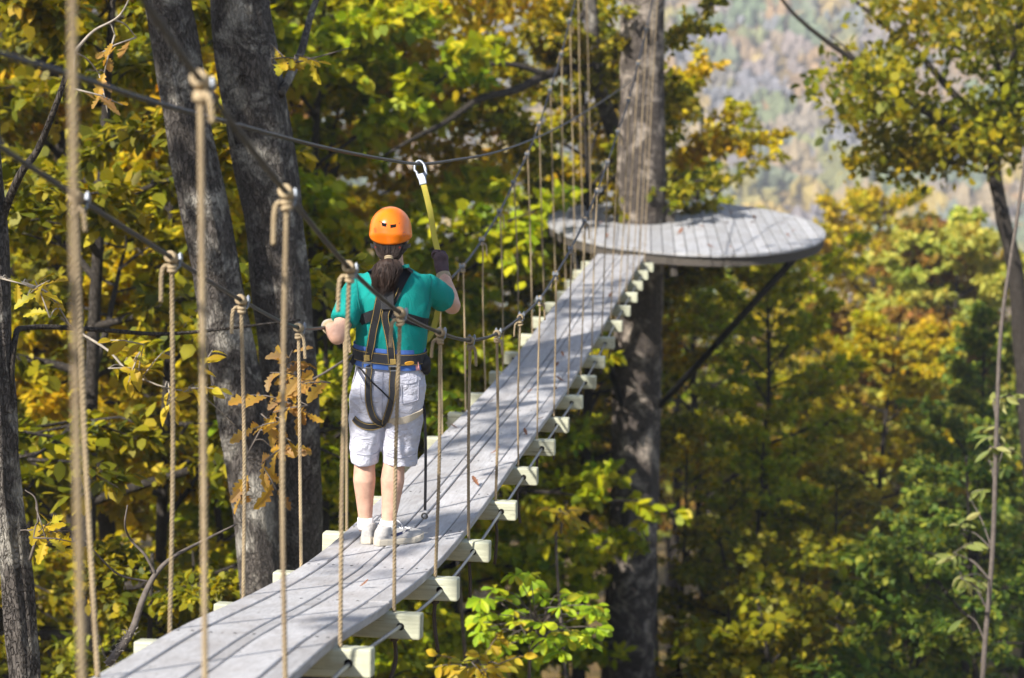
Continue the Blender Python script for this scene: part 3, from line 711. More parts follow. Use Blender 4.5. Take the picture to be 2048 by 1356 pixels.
# ------------------------------------------------------------------ woodland: individual trees
rt = random.Random(77)
W = [
  # name, kind, px, Y, palette, scale, label
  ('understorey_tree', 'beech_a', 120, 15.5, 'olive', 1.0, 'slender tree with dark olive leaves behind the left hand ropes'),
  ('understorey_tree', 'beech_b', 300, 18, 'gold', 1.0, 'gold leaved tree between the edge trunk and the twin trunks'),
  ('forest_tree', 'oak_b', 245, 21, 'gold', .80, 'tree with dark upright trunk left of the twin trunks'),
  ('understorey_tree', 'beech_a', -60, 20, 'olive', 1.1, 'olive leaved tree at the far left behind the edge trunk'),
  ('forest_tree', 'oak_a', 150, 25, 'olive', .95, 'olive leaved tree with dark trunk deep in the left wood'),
  ('broadleaf_tree', 'maple', 650, 24, 'yellowgreen', .95, 'yellow green tree filling the space right of the twin trunks'),
  ('understorey_tree', 'beech_b', 700, 17.5, 'yellowgreen', .85, 'low yellow green tree behind the legs of the person'),
  ('forest_tree', 'poplar', 640, 30, 'gold', 1.0, 'gold leaved tree with thin straight trunk behind the safety cable'),
  ('broadleaf_tree', 'maple', 880, 24.5, 'yellowgreen', .64, 'bright yellow tree crown behind the far half of the bridge'),
  ('broadleaf_tree', 'maple', 840, 38, 'gold', .80, 'gold tree farther off above the helmet'),
  ('forest_tree', 'oak_b', 1165, 27, 'olive', .72, 'dark trunked tree just left of the platform trunk below the deck'),
  ('forest_tree', 'oak_b', 1213, 30.5, 'gold', .72, 'second dark trunk tucked against the platform trunk'),
  ('sparse_tree', 'sparse', 1140, 34, 'gold', .9, 'thin sparse tree whose stem shows above the left end of the platform'),
  ('sparse_tree', 'sparse', 1060, 38, 'yellowgreen', .95, 'thin sparse yellow tree seen between the two handrail cables'),
  ('sparse_tree', 'sparse', 1440, 37, 'olive', 1.0, 'sparse sapling rising behind the middle of the round platform'),
  ('sparse_tree', 'sparse', 1355, 27, 'gold', .52, 'slim dark stem directly right of the platform trunk'),
  ('forest_tree', 'oak_b', 1525, 30, 'yellowgreen', .56, 'wavy slim grey trunk under the diagonal brace with yellow leaves'),
  ('broadleaf_tree', 'maple', 1620, 34, 'gold', .52, 'small golden tree low right of the diagonal brace'),
  ('understorey_tree', 'beech_b', 1500, 28, 'yellowgreen', .66, 'low yellow green tree between platform trunk and brace foot'),
  ('broadleaf_tree', 'maple', 1770, 38, 'gold', .74, 'gold tree crown in the middle of the right hand slope'),
  ('broadleaf_tree', 'maple', 1880, 46, 'pale', .95, 'pale sunlit yellow green crown right of the platform tip'),
  ('forest_tree', 'oak_a', 1700, 50, 'gold', .85, 'gold crown right behind the platform tip'),
  ('forest_tree', 'oak_a', 1600, 58, 'gold', .85, 'orange gold crown peeping over the platform tip'),
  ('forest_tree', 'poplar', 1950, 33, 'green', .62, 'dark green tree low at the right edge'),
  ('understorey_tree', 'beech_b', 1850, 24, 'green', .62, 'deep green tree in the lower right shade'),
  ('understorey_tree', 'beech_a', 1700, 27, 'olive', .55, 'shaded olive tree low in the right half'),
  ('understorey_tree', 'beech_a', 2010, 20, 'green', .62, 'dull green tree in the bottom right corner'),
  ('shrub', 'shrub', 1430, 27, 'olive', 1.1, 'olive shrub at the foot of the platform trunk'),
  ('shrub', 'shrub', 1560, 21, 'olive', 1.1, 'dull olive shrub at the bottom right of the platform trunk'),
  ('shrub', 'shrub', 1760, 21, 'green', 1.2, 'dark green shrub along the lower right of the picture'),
  ('shrub', 'shrub', 900, 19, 'yellowgreen', 1.1, 'leafy shrub under the near cross beams'),
  ('broadleaf_tree', 'maple', 460, 33, 'gold', 1.0, 'gold tree seen between the twin trunks'),
  ('forest_tree', 'oak_a', 20, 33, 'gold', 1.0, 'gold tree in the upper left distance'),
  ('understorey_tree', 'beech_b', 470, 20, 'gold', .85, 'shaded gold tree around the foot of the twin trunks'),
  ('understorey_tree', 'beech_a', 200, 13.2, 'olive', .62, 'low shaded tree in the lower left corner'),
]
for i, (nm, kd, px, Y, pal, sc, lb) in enumerate(W):
    place_tree(nm, kd, px, Y, lb, pal, sc, rt.uniform(0, 6.28))
# ordinary background trees that nothing tells apart
for i in range(34):
    Y = rt.uniform(44, 95); px = rt.uniform(-150, 2250)
    ok = not (1330 < px < 1660 and Y < 60)
    sc = rt.uniform(.6, .95) if px > 1250 else (rt.uniform(.5, .8) if px > 560 else rt.uniform(.85, 1.2))
    x = at(px, 678, Y).x
    place_tree('woodland_tree', rt.choice(['oak_a', 'poplar', 'maple']), px, Y, 'autumn tree among many on the slope beyond the bridge', rt.choice(['olive', 'gold', 'yellowgreen', 'pale', 'rust']), sc, rt.uniform(0, 6.28), 'background trees on the slope')
# trees behind the viewer whose crowns dapple the bridge
for (x, y, sc, kd, rz) in ((-18.0, -9, 1.0, 'sparse', 0),):
    place_tree('canopy_tree', kd, 0, y, 'tall sparse tree out of view behind the viewer on the left', 'gold', sc, rz, X=x)
for nm_, (tx, ty), blobs, lb in (('shade_tree', (-8.0, 1.5), [(-6.5, 2.6, 5.6, 2.2, 2.4, 1.5, 44), (-6.2, 6.6, 5.8, 2.0, 2.4, 1.4, 40), (-6.6, 10.5, 6.2, 2.0, 2.2, 1.4, 36)], 'tree out of view left of the bridge dappling its planks'),
                             ('shade_tree', (-9.0, 7.8), [(-6.3, 8.2, 3.4, 1.15, 1.5, 1.9, 62)], 'dense tree out of view left of the twin trunks')):
    g_ = ground_z(tx, ty)
    tree_with_limbs(nm_, (tx, ty, g_), lb, [([V3((tx, ty, g_ - .3)), V3((tx + .2, ty, g_ + 5)), V3((tx, ty + .2, 0)), V3((tx + .3, ty, 4)), V3((tx + .5, ty + .2, 6.5))], [.3, .24, .2, .15, .08], tx, dict(sides=16, step=.3))], M_bark,
        [([V3((tx + .2, ty, 1.5)), V3(((tx + b[0]) / 2, (ty + b[1]) / 2, b[2] - .2)), V3(b[:3])], .07, .02) for b in blobs], leaf_cloud(int(ty * 10), blobs, 14, .16, .6, .2), 'gold')

# ------------------------------------------------------------------ distant wood and mountain wood (each reads as one mass)
def crown_mass(name, label, seed, spots, mat, ntri):
    rng = np.random.default_rng(seed); A = []
    for (x, y, z, r, h) in spots:
        q = rng.normal(0, 1, (ntri, 3)); q /= np.linalg.norm(q, axis=1, keepdims=True); q[:, 2] = np.abs(q[:, 2]) * 1.1 - .15
        q *= rng.uniform(.72, 1.08, (ntri, 1))
        P = np.array([x, y, z]) + q * np.array([r, r, h])
        D = rng.normal(0, 1, (ntri, 3)); s = r * 2.6 / math.sqrt(ntri)
        A.append(leaf_quads(rng, P, D, s, .35, .45))
    o = obj(name, fast_mesh(name, np.concatenate(A), 4, mat)); tag(o, label, 'forest', kind='stuff')
def lump_mass(name, label, seed, spots, mat):
    bm = bmesh.new(); bmesh.ops.create_icosphere(bm, subdivisions=1, radius=1.0); bm.verts.index_update()
    B = np.array([v.co[:] for v in bm.verts]); T = np.array([[v.index for v in f.verts] for f in bm.faces]); bm.free()
    rng = np.random.default_rng(seed); A = []
    for (x, y, z, r, h) in spots:
        P = B * rng.uniform(.55, 1.45, (len(B), 1)) * np.array([r, r, h * rng.uniform(.8, 1.4)]) + np.array([x, y, z]); A.append(P[T].reshape(-1, 3))
    o = obj(name, fast_mesh(name, np.concatenate(A), 3, mat)); tag(o, label, 'forest', kind='stuff')
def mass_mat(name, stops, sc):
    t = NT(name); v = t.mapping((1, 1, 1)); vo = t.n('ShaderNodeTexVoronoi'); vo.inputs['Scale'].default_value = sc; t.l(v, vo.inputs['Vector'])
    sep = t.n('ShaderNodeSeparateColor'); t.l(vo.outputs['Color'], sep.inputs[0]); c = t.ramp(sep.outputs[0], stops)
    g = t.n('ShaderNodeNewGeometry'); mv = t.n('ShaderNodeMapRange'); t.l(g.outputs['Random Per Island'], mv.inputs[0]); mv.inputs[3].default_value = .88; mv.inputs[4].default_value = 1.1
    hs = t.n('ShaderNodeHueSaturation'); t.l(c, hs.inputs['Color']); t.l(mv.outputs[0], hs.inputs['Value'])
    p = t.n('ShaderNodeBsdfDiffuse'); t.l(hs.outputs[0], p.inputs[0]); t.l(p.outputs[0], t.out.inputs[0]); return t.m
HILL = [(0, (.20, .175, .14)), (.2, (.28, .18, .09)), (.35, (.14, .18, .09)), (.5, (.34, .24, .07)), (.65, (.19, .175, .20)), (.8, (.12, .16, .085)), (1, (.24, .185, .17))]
rf = random.Random(12)
spots = []
for i in range(420):
    y = rf.uniform(105, 330); x = rf.uniform(-.36, .40) * y; r = rf.uniform(3.5, 6.0); spots.append((x, y, ground_z(x, y) + rf.uniform(8, 13), r, r * 1.1))
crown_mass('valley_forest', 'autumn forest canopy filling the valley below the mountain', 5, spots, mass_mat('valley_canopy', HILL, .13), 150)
spots = []
for i in range(30000):
    y = 300 + 640 * rf.random() ** 1.15; x = rf.uniform(-.36, .40) * y; r = rf.uniform(.8, 2.4); spots.append((x, y, ground_z(x, y) + rf.uniform(.3, 3.8), r, r * 1.5))
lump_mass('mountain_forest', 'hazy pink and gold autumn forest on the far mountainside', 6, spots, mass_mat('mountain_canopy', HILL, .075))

# ------------------------------------------------------------------ saplings and branches whose single leaves can be told apart
def big_leaf(name, outline, bendz, mat):
    """outline: half outline (x along leaf 0..1, half width); folded on the midrib and curved"""
    V = []; F = []
    for x, w in outline:
        z = -bendz * x * x
        V += [(x, 0, z), (x, w, z + w * .35), (x, -w, z + w * .35)]
    for i in range(len(outline) - 1):
        a, b = 3 * i, 3 * (i + 1); F += [(a, b, b + 1, a + 1), (a, a + 2, b + 2, b)]
    return mesh_of(name, V, F, mat)
OVATE = [(0, .01), (.12, .12), (.3, .22), (.5, .25), (.7, .2), (.88, .09), (1, .004)]
OBOV = [(0, .01), (.2, .07), (.45, .17), (.68, .24), (.85, .2), (.95, .1), (1, .01)]
OAKL = [(0, .015), (.08, .03), (.18, .14), (.25, .07), (.36, .21), (.44, .1), (.56, .27), (.66, .13), (.76, .22), (.86, .12), (.94, .12), (1, .01)]
LANC = [(0, .01), (.15, .09), (.35, .15), (.6, .15), (.82, .08), (1, .004)]
LM = {}
for nm, ol in (('ovate', OVATE), ('obovate', OBOV), ('oak', OAKL), ('lance', LANC)):
    for pal in MO:
        LM[nm, pal] = [big_leaf('leaf', ol, bz, MO[pal]) for bz in (.05, .22, .45)]
def leafy(name, label, cat, loc, stems, tips, nleaf, shape, pal, size, seed, bark=M_twig, spreadang=1.0, whorl=False, flat=.6, group=None):
    """stems: [(path, r0, r1)]; tips: [(point, direction)] twig ends carrying nleaf leaves each; every leaf is an object"""
    rd = random.Random(seed); root = empty(name, loc, label, cat, group); inv = Matrix.Translation(-Vector(loc))
    m = MB()
    for path, r0, r1 in stems:
        P = spline(path, 5); m.tube(P, [r0 + (r1 - r0) * i / (len(P) - 1) for i in range(len(P))], 7)
    for p, d in tips:
        d = Vector(d).normalized(); m.tube([Vector(p) - d * .22, Vector(p) - d * .1 + Vector((0, 0, .01)), p], [.005, .004, .0025], 5)
    o = m.build('stem', bark, root, True); o.matrix_parent_inverse = inv.copy()
    for p, d in tips:
        d = Vector(d).normalized(); sd = d.cross(UPV); sd = sd.normalized() if sd.length > .1 else Vector((1, 0, 0))
        for i in range(nleaf):
            if whorl:
                a = 2 * math.pi * (i + rd.random() * .5) / nleaf; dd = sd * math.cos(a) + UPV.cross(sd) * math.sin(a) + Vector((0, 0, rd.uniform(-.45, .15))); pp = Vector(p)
            else:
                u = (i + .5) / nleaf; s = 1 if i % 2 else -1
                pp = Vector(p) - d * (.22 * (1 - u)); dd = d * rd.uniform(.3, 1) + sd * s * spreadang * rd.uniform(.4, 1.1) + Vector((0, 0, rd.uniform(-.7, .2)))
            dd.normalize(); nr = (UPV * flat + Vector((rd.uniform(-1, 1), rd.uniform(-1, 1), rd.uniform(-.4, .6))) * (1 - flat) * 1.2 + Vector((-.1, -.35, 0))).normalized()
            y = nr.cross(dd).normalized(); z = dd.cross(y)
            s = size * rd.uniform(.65, 1.25)
            lo = obj('leaf', rd.choice(LM[shape, pal]), root)
            lo.matrix_parent_inverse = inv.copy()
            lo.matrix_basis = Matrix(((dd.x * s, y.x * s, z.x * s, pp.x), (dd.y * s, y.y * s, z.y * s, pp.y), (dd.z * s, y.z * s, z.z * s, pp.z), (0, 0, 0, 1)))
    return root
def scatter_tips(rd, cx_, cy_, rx, ry, Y, dY, n, outward=None):
    T = []
    for i in range(n):
        a = rd.uniform(0, 6.28); q = math.sqrt(rd.random()); p = at(cx_ + rx * q * math.cos(a), cy_ + ry * q * math.sin(a), Y + rd.uniform(-dY, dY))
        d = Vector((math.cos(a) * .8, rd.uniform(-.8, .4), -math.sin(a) * .4 + .05)) if outward is None else Vector(outward) + Vector((rd.uniform(-.5, .5), rd.uniform(-.5, .5), rd.uniform(-.3, .3)))
        T.append((p, d))
    return T
def stems_to(tips, node, trunkpath, r):
    S = [(trunkpath, r, r * .5)]
    for p, d in tips[::2]:
        dn = Vector(d).normalized(); q = Vector(p) - dn * .22
        S.append(([Vector(node), Vector(node).lerp(q, .5) + Vector((0, 0, .06)), q], r * .4, .004))
    for p, d in tips[1::2]:
        dn = Vector(d).normalized(); q = Vector(p) - dn * .22; b = Vector(trunkpath[-1]).lerp(Vector(trunkpath[-2]), .3)
        S.append(([b, b.lerp(q, .5) + Vector((0, 0, .05)), q], r * .35, .004))
    return S
rd = random.Random(4)
def sapling(name, label, cx_, cy_, rx, ry, Y, dY, ntip, nleaf, shape, pal, size, seed, stempx=None, bark=M_twig, whorl=False, **kw):
    r_ = random.Random(seed); T = scatter_tips(r_, cx_, cy_, rx, ry, Y, dY, ntip)
    node = at(cx_, cy_ + ry * .3, Y); g = at(stempx or cx_, 678, Y); gz_ = ground_z(g.x, Y)
    tp_ = [V3((g.x, Y, gz_ - .2)), V3((g.x * .6 + node.x * .4 + .1, Y + .1, gz_ * .55 + node.z * .45)), V3((node.x - .05, Y, node.z - .5)), node]
    return leafy(name, label, 'sapling', (g.x, Y, gz_), stems_to(T, node, tp_, .022), T, nleaf, shape, pal, size, seed, bark, whorl=whorl, **kw)
sapling('sapling', 'bright green big leaved sapling below the near cross beams', 1070, 1235, 130, 90, 13.4, .7, 46, 8, 'obovate', 'green', .12, 11, 1000, whorl=True)
sapling('sapling', 'lime green leafy sapling top behind the left edge of the deck', 915, 830, 50, 60, 14.2, .5, 16, 8, 'obovate', 'green', .115, 12, 960, whorl=True)
sapling('sapling', 'shaded yellow leaved sapling under the bottom centre of the bridge', 960, 1330, 110, 70, 12.6, .6, 16, 6, 'ovate', 'gold', .12, 13, 930)
sapling('sapling', 'sapling with one bright yellow leaf spray beside the platform trunk', 1125, 1025, 60, 40, 16.0, .4, 8, 7, 'ovate', 'gold', .13, 14, 1180)
# right edge sapling with a long thin stem
Y4 = 15.5; g = at(1960, 678, Y4); gz4 = ground_z(g.x, Y4)
T = scatter_tips(rd, 1930, 1120, 90, 180, Y4, .6, 8) + scatter_tips(rd, 1995, 860, 45, 180, Y4, .4, 7)
st = pxpath([(1950, 1700), (1965, 1356), (1985, 1100), (1993, 860), (2003, 650), (2035, 430), (2060, 250)], Y4)
S = [([V3((st[0].x, Y4, gz4 - .2))] + st, .030, .014)]
for p, d in T:
    q = Vector(p) - Vector(d).normalized() * .22; b = min(spline(st, 4), key=lambda w: (w - (q - V3((0, 0, .25)))).length)
    S.append(([b, b.lerp(q, .5) + V3((0, 0, .05)), q], .008, .003))
leafy('sapling', 'tall thin pale stemmed sapling with drooping green leaves near the right edge', 'sapling', (g.x, Y4, gz4), S, T, 6, 'lance', 'sage', .15, 15, M_twig, flat=.4)
# oak sprays on the left, in focus
def spray(name, label, path, Y, tips, nleaf, pal, size, seed, r=.009, shape='oak', bark=M_twig, **kw):
    P = pxpath(path, Y); T = []; S = [(P, r, .003)]; Yv = Y if not isinstance(Y, (list, tuple)) else Y[-1]
    for (x, y, dx, dy) in tips:
        p = at(x, y, Yv + random.Random(x * y).uniform(-.35, .25)); d = V3((dx, random.Random(x + y).uniform(-.5, .3), -dy)); T.append((p, d))
        q = p - d.normalized() * .22; b = min(spline(P, 4), key=lambda w: (w - q).length); S.append(([b, b.lerp(q, .5) + V3((0, 0, .02)), q], .005, .003))
    return leafy(name, label, 'branch', tuple(P[0]), S, T, nleaf, shape, pal, size, seed, bark, **kw)
spray('leafy_branch', 'spray of brown and gold oak leaves hanging before the twin trunks', [(720, 700), (650, 745), (560, 800), (510, 880), (470, 960)], [10.9, 10.7, 10.5, 10.4, 10.3],
      [(590, 770, -1, .1), (540, 745, -1, -.2), (620, 830, .6, .3), (545, 825, -1, .2), (500, 860, -1, .3), (575, 880, .5, .5), (525, 925, -.6, .4), (610, 905, .8, .2), (480, 1000, -.3, .8), (555, 985, .5, .7), (500, 790, -1, -.1), (585, 700, .2, -.5), (620, 760, .8, -.3)], 5, 'brown', .15, 21, flat=.45)
spray('leafy_branch', 'spray of clear yellow leaves on a grey twig left of the ropes', [(150, 660), (215, 700), (260, 745), (330, 775), (400, 790), (470, 850)], [10.8, 10.7, 10.6, 10.6, 10.6, 10.6],
      [(275, 690, .4, -.5), (290, 740, .9, .1), (255, 770, -.2, .6), (215, 680, -.8, -.1), (330, 700, .5, -.6), (395, 770, .5, -.3), (425, 700, .4, -.7), (445, 780, .9, 0), (340, 830, .1, .7)], 5, 'gold', .125, 22, shape='ovate', bark=M_twigp)
spray('leafy_branch', 'small cluster of yellow and tan leaves by the edge trunk', [(60, 1120), (75, 1060), (72, 1000), (50, 980)], 9.3,
      [(115, 1065, 1, 0), (95, 1090, .3, .8), (150, 1085, 1, .2), (70, 1065, -.9, 0), (110, 1040, .6, -.5)], 4, 'gold', .13, 23)
spray('leafy_branch', 'dry curled tan leaf tuft on pale bare twigs at top left', [(150, 105), (165, 85), (190, 60), (240, 30), (270, -30)], 8.2,
      [(215, 225, .2, .6), (195, 110, -.4, .2), (245, 210, .8, .3), (205, 160, -.2, .6)], 3, 'brown', .11, 24, bark=M_twigp)
spray('leafy_branch', 'pale twig with curled yellow leaves low in the left foreground', [(0, 555), (60, 570), (100, 590), (140, 650)], 9.0,
      [(85, 585, .6, .2), (120, 610, .7, .4), (70, 560, -.3, -.6), (100, 560, .6, -.4)], 4, 'gold', .13, 25, bark=M_twigp)
spray('leafy_branch', 'upper branch of orange gold leaves beside the right twin trunk', [(545, 130), (590, 125), (650, 110), (700, 95)], 12.0,
      [(600, 118, .8, .0), (640, 125, .8, .2), (580, 130, .3, .3)], 5, 'gold', .15, 26)
# dead forked branch lower left
P1 = pxpath([(215, 1330), (262, 1265), (285, 1200), (310, 1150), (345, 1115), (400, 1085), (470, 1050)], [9.0, 9.1, 9.2, 9.3, 9.4, 9.6, 9.8])
P2 = pxpath([(312, 1150), (290, 1110), (262, 1080), (250, 1050), (255, 1010)], [9.3, 9.3, 9.3, 9.2, 9.2])
P3 = pxpath([(305, 1165), (240, 1150), (200, 1115), (170, 1080)], [9.3, 9.2, 9.1, 9.0])
m = MB(); m.tube(spline(P1, 5), [.024 - .018 * i / 30 for i in range(31)], 7); m.tube(spline(P2, 5), [.010 - .006 * i / 20 for i in range(21)], 6); m.tube(spline(P3, 5), [.008 - .005 * i / 15 for i in range(16)], 6)
rr = random.Random(2)
root = empty('dead_branch', tuple(P1[0]), 'grey forked dead branch with splintered end in the lower left', 'branch'); inv = Matrix.Translation(-P1[0])
o = m.build('forked_stem', M_twig, root, True); o.matrix_parent_inverse = inv
m = MB()
for i in range(60):
    p = P1[0].lerp(P1[1], rr.random() * 1.1); d = V3((rr.uniform(-1, 1), rr.uniform(-1, 1), rr.uniform(-.6, 1))).normalized(); m.tube([p, p + d * .03, p + d * .03 + V3((rr.uniform(-1, 1), rr.uniform(-1, 1), .3)) * rr.uniform(.015, .04)], [.004, .003, .001], 4)
o = m.build('splinters', M_twigp, root); o.matrix_parent_inverse = inv; tag(o, kind='stuff')

# ------------------------------------------------------------------ fallen leaves on the deck and the platform
rl = random.Random(31)
fm = [big_leaf('fallen_leaf', OAKL, bz, M_litter) for bz in (-.5, .6)]
def fallen(p, n, label, group, s):
    o = obj('fallen_leaf', rl.choice(fm)); o.location = p + n * .006; tag(o, label, 'leaf', group)
    o.rotation_euler = (rl.uniform(-.25, .25), rl.uniform(-.25, .25), rl.uniform(0, 6.28)); o.scale = (s, s, s)
for k, la in ((1.35, .10), (5.2, .12), (6.1, -.24), (6.6, .25), (7.25, -.2), (7.8, .02), (7.95, .22), (8.4, .26), (9.1, .1), (9.6, .12), (10.4, .21), (13.2, .2), (14.6, .22), (5.9, .27), (4.2, .2)):
    r, t, u = frame(k); fallen(deck(k, la) + u * (TH + .004), u, 'curled brown oak leaf fallen on the bridge planks', 'fallen leaves on the planks', rl.uniform(.045, .075))
for i in range(30):
    a = rl.uniform(0, 6.28); q = math.sqrt(rl.random()) * .9; x = 2.45 + 1.85 * q * math.cos(a); y = 24.95 + 2.9 * q * math.sin(a)
    if (x - TREE.x) ** 2 + (y - TREE.y) ** 2 < .25: continue
    fallen(V3((x, y, PZ + .004)), UPV, 'brown oak leaf fallen on the round platform', 'fallen leaves on the platform', rl.uniform(.08, .13))

# ------------------------------------------------------------------ person on the bridge
M_skin = plain('skin', (.54, .32, .23), .55, 0, .35, .16, 22, .25, .004)
M_shirt = NT('teal_cotton'); _v = M_shirt.mapping((1, 1, .55)); _f = M_shirt.noise(9, 4, .55, _v, 1.2); _g = M_shirt.noise(420, 2, .5, M_shirt.mapping((1, 1, 1)))
_h = M_shirt.n('ShaderNodeMath', operation='MULTIPLY_ADD'); M_shirt.l(_g, _h.inputs[0]); _h.inputs[1].default_value = .05; M_shirt.l(_f, _h.inputs[2])
M_shirt = M_shirt.bsdf((.004, .225, .195), .85, 0, .2, _h.outputs[0], .6, .035)
M_short = NT('light_grey_twill'); _v = M_short.mapping((1, 1, 1.6)); _f = M_short.noise(11, 5, .6, _v, 1.5)
M_short = M_short.bsdf((.53, .53, .60), .85, 0, .2, _f, .7, .035)
M_blue = plain('blue_padding', (.06, .14, .42), .8)
M_helm = plain('orange_helmet_shell', (.82, .18, .006), .25, 0, .5, .04, 6, .03)
M_red = plain('red_orange_button', (.24, .022, .016), .45)
M_dko = plain('dark_orange_button', (.55, .11, .01), .35)
M_hair = NT('dark_brown_hair'); _v = M_hair.mapping((90, 90, 6)); _f = M_hair.noise(2.0, 3, .6, _v)
M_hair = M_hair.bsdf(M_hair.ramp(_f, [(.3, (.012, .007, .005)), (.7, (.045, .023, .015))]), .6, 0, .35, _f, .5, .01)
M_strap = plain('grey_webbing', (.030, .030, .034), .75, 0, .3, .2, 200, .3, .002)
M_stitch = plain('yellow_stitching', (.50, .34, .09), .8)
M_glove = plain('brown_leather_glove', (.075, .045, .05), .7, 0, .3, .3, 40, .4)
M_cuff = plain('tan_leather', (.34, .27, .17), .8, 0, .3, .2, 40, .4)
M_gl2 = plain('grey_glove', (.30, .27, .23), .8, 0, .3, .2, 40, .4)
M_white = plain('white_sock', (.78, .77, .76), .9)
M_shoe = plain('pale_grey_mesh_shoe', (.36, .345, .33), .75, 0, .3, .15, 90, .3)
M_sole = plain('cream_shoe_sole', (.46, .41, .33), .7, 0, .3, .15, 40)
M_navy = plain('navy_shoe_mark', (.012, .016, .05), .5)
M_yellow = plain('yellow_webbing', (.44, .38, .045), .7, 0, .3, .12, 200, .3, .002)
M_beige = plain('beige_band', (.52, .45, .34), .85)
M_orange = plain('orange_tag', (.70, .34, .03), .7)
M_pink = plain('pale_red_tag', (.70, .32, .30), .7)
M_black2 = plain('black_plastic', (.02, .02, .022), .5)

FT = C3 + AX * (SPC * (2.68 - 3)); FZ = deck(2.68).z + TH + .002
PORG = V3((FT.x, FT.y, FZ))
person = empty('person', PORG, 'person in teal shirt, pale shorts and orange helmet standing on the planks', 'person')
def loc(px, py, yrel=0.0):
    p = at(px, py, PORG.y + yrel); return p - PORG

def ring_loft(rings, n=28, e=2.3):
    """rings: (centre, rx, ry, axis or None) superellipse sections; horizontal unless an axis is given"""
    V = []; F = []
    for (c, rx, ry, ax_) in rings:
        c = Vector(c)
        if ax_ is None: u, w = V3((1, 0, 0)), V3((0, 1, 0))
        else:
            a = Vector(ax_).normalized(); u = V3((1, 0, 0)) - a * a.x
            if u.length < .2: u = V3((0, 1, 0)) - a * a.y
            u.normalize(); w = a.cross(u)
        for i in range(n):
            t = 2 * math.pi * i / n; ct, st_ = math.cos(t), math.sin(t)
            V.append(c + u * rx * math.copysign(abs(ct) ** (2 / e), ct) + w * ry * math.copysign(abs(st_) ** (2 / e), st_))
    for j in range(len(rings) - 1):
        for i in range(n):
            k = (i + 1) % n; F.append((j * n + i, j * n + k, (j + 1) * n + k, (j + 1) * n + i))
    F.append(tuple(reversed(range(n)))); F.append(tuple((len(rings) - 1) * n + i for i in range(n)))
    return V, F
def limb(pts, n=20):
    """pts: (centre, radius[, radius2])"""
    P = [Vector(p[0]) for p in pts]; rs = []
    for i, p in enumerate(pts):
        t = P[min(i + 1, len(P) - 1)] - P[max(i - 1, 0)]; rs.append((p[0], p[1], p[2] if len(p) > 2 else p[1], t))
    if rs[0][3].z < 0: pass
    return ring_loft(rs, n, 2.0)
def ball(c, rx, ry, rz, n=20):
    rs = []
    for i in range(1, n):
        a = -math.pi / 2 + math.pi * i / n
        rs.append(((c[0], c[1], c[2] + rz * math.sin(a)), rx * math.cos(a), ry * math.cos(a), None))
    return ring_loft(rs, 24, 2.0)
def remesh(name, pieces, voxel, mat, smooth_it=6, wrinkle=None, parent=None):
    bm = bmesh.new()
    for V, F in pieces:
        vs = [bm.verts.new(v) for v in V]
        for f in F:
            try: bm.faces.new([vs[i] for i in f])
            except ValueError: pass
    bmesh.ops.recalc_face_normals(bm, faces=bm.faces)
    me = bpy.data.meshes.new(name + '_src'); bm.to_mesh(me); bm.free()
    o = bpy.data.objects.new(name + '_src', me); COL.objects.link(o)
    md = o.modifiers.new('r', 'REMESH'); md.mode = 'VOXEL'; md.voxel_size = voxel; md.adaptivity = 0
    if smooth_it:
        ms = o.modifiers.new('s', 'SMOOTH'); ms.iterations = smooth_it; ms.factor = .5
    dg = bpy.context.evaluated_depsgraph_get(); me2 = bpy.data.meshes.new_from_object(o.evaluated_get(dg))
    bpy.data.objects.remove(o); bpy.data.meshes.remove(me)
    me2.name = name; me2.materials.clear(); me2.materials.append(mat)
    if wrinkle:
        N = [v.normal.copy() for v in me2.vertices]
        for v, nn in zip(me2.vertices, N): v.co += nn * wrinkle(v.co)
    me2.polygons.foreach_set('use_smooth', [True] * len(me2.polygons)); me2.update()
    return obj(name, me2, parent or person)

# ---- joints (relative to a point between the feet)
SHL, ELL, WRL = V3((-.166, .0, 1.328)), V3((-.262, -.13, 1.115)), V3((-.318, .03, 1.115))
kh = 2.66; hL = rail(kh, -1) - PORG
WRL = hL + V3((.012, -.075, .012)); ELL = V3((-.258, -.19, 1.105))
SHR, ELR = V3((.166, .0, 1.328)), V3((.292, .17, 1.195))
hR = loc(880, 521, .42); WRR = loc(887, 552, .36)
HD = V3((-.004, .02, 1.575))

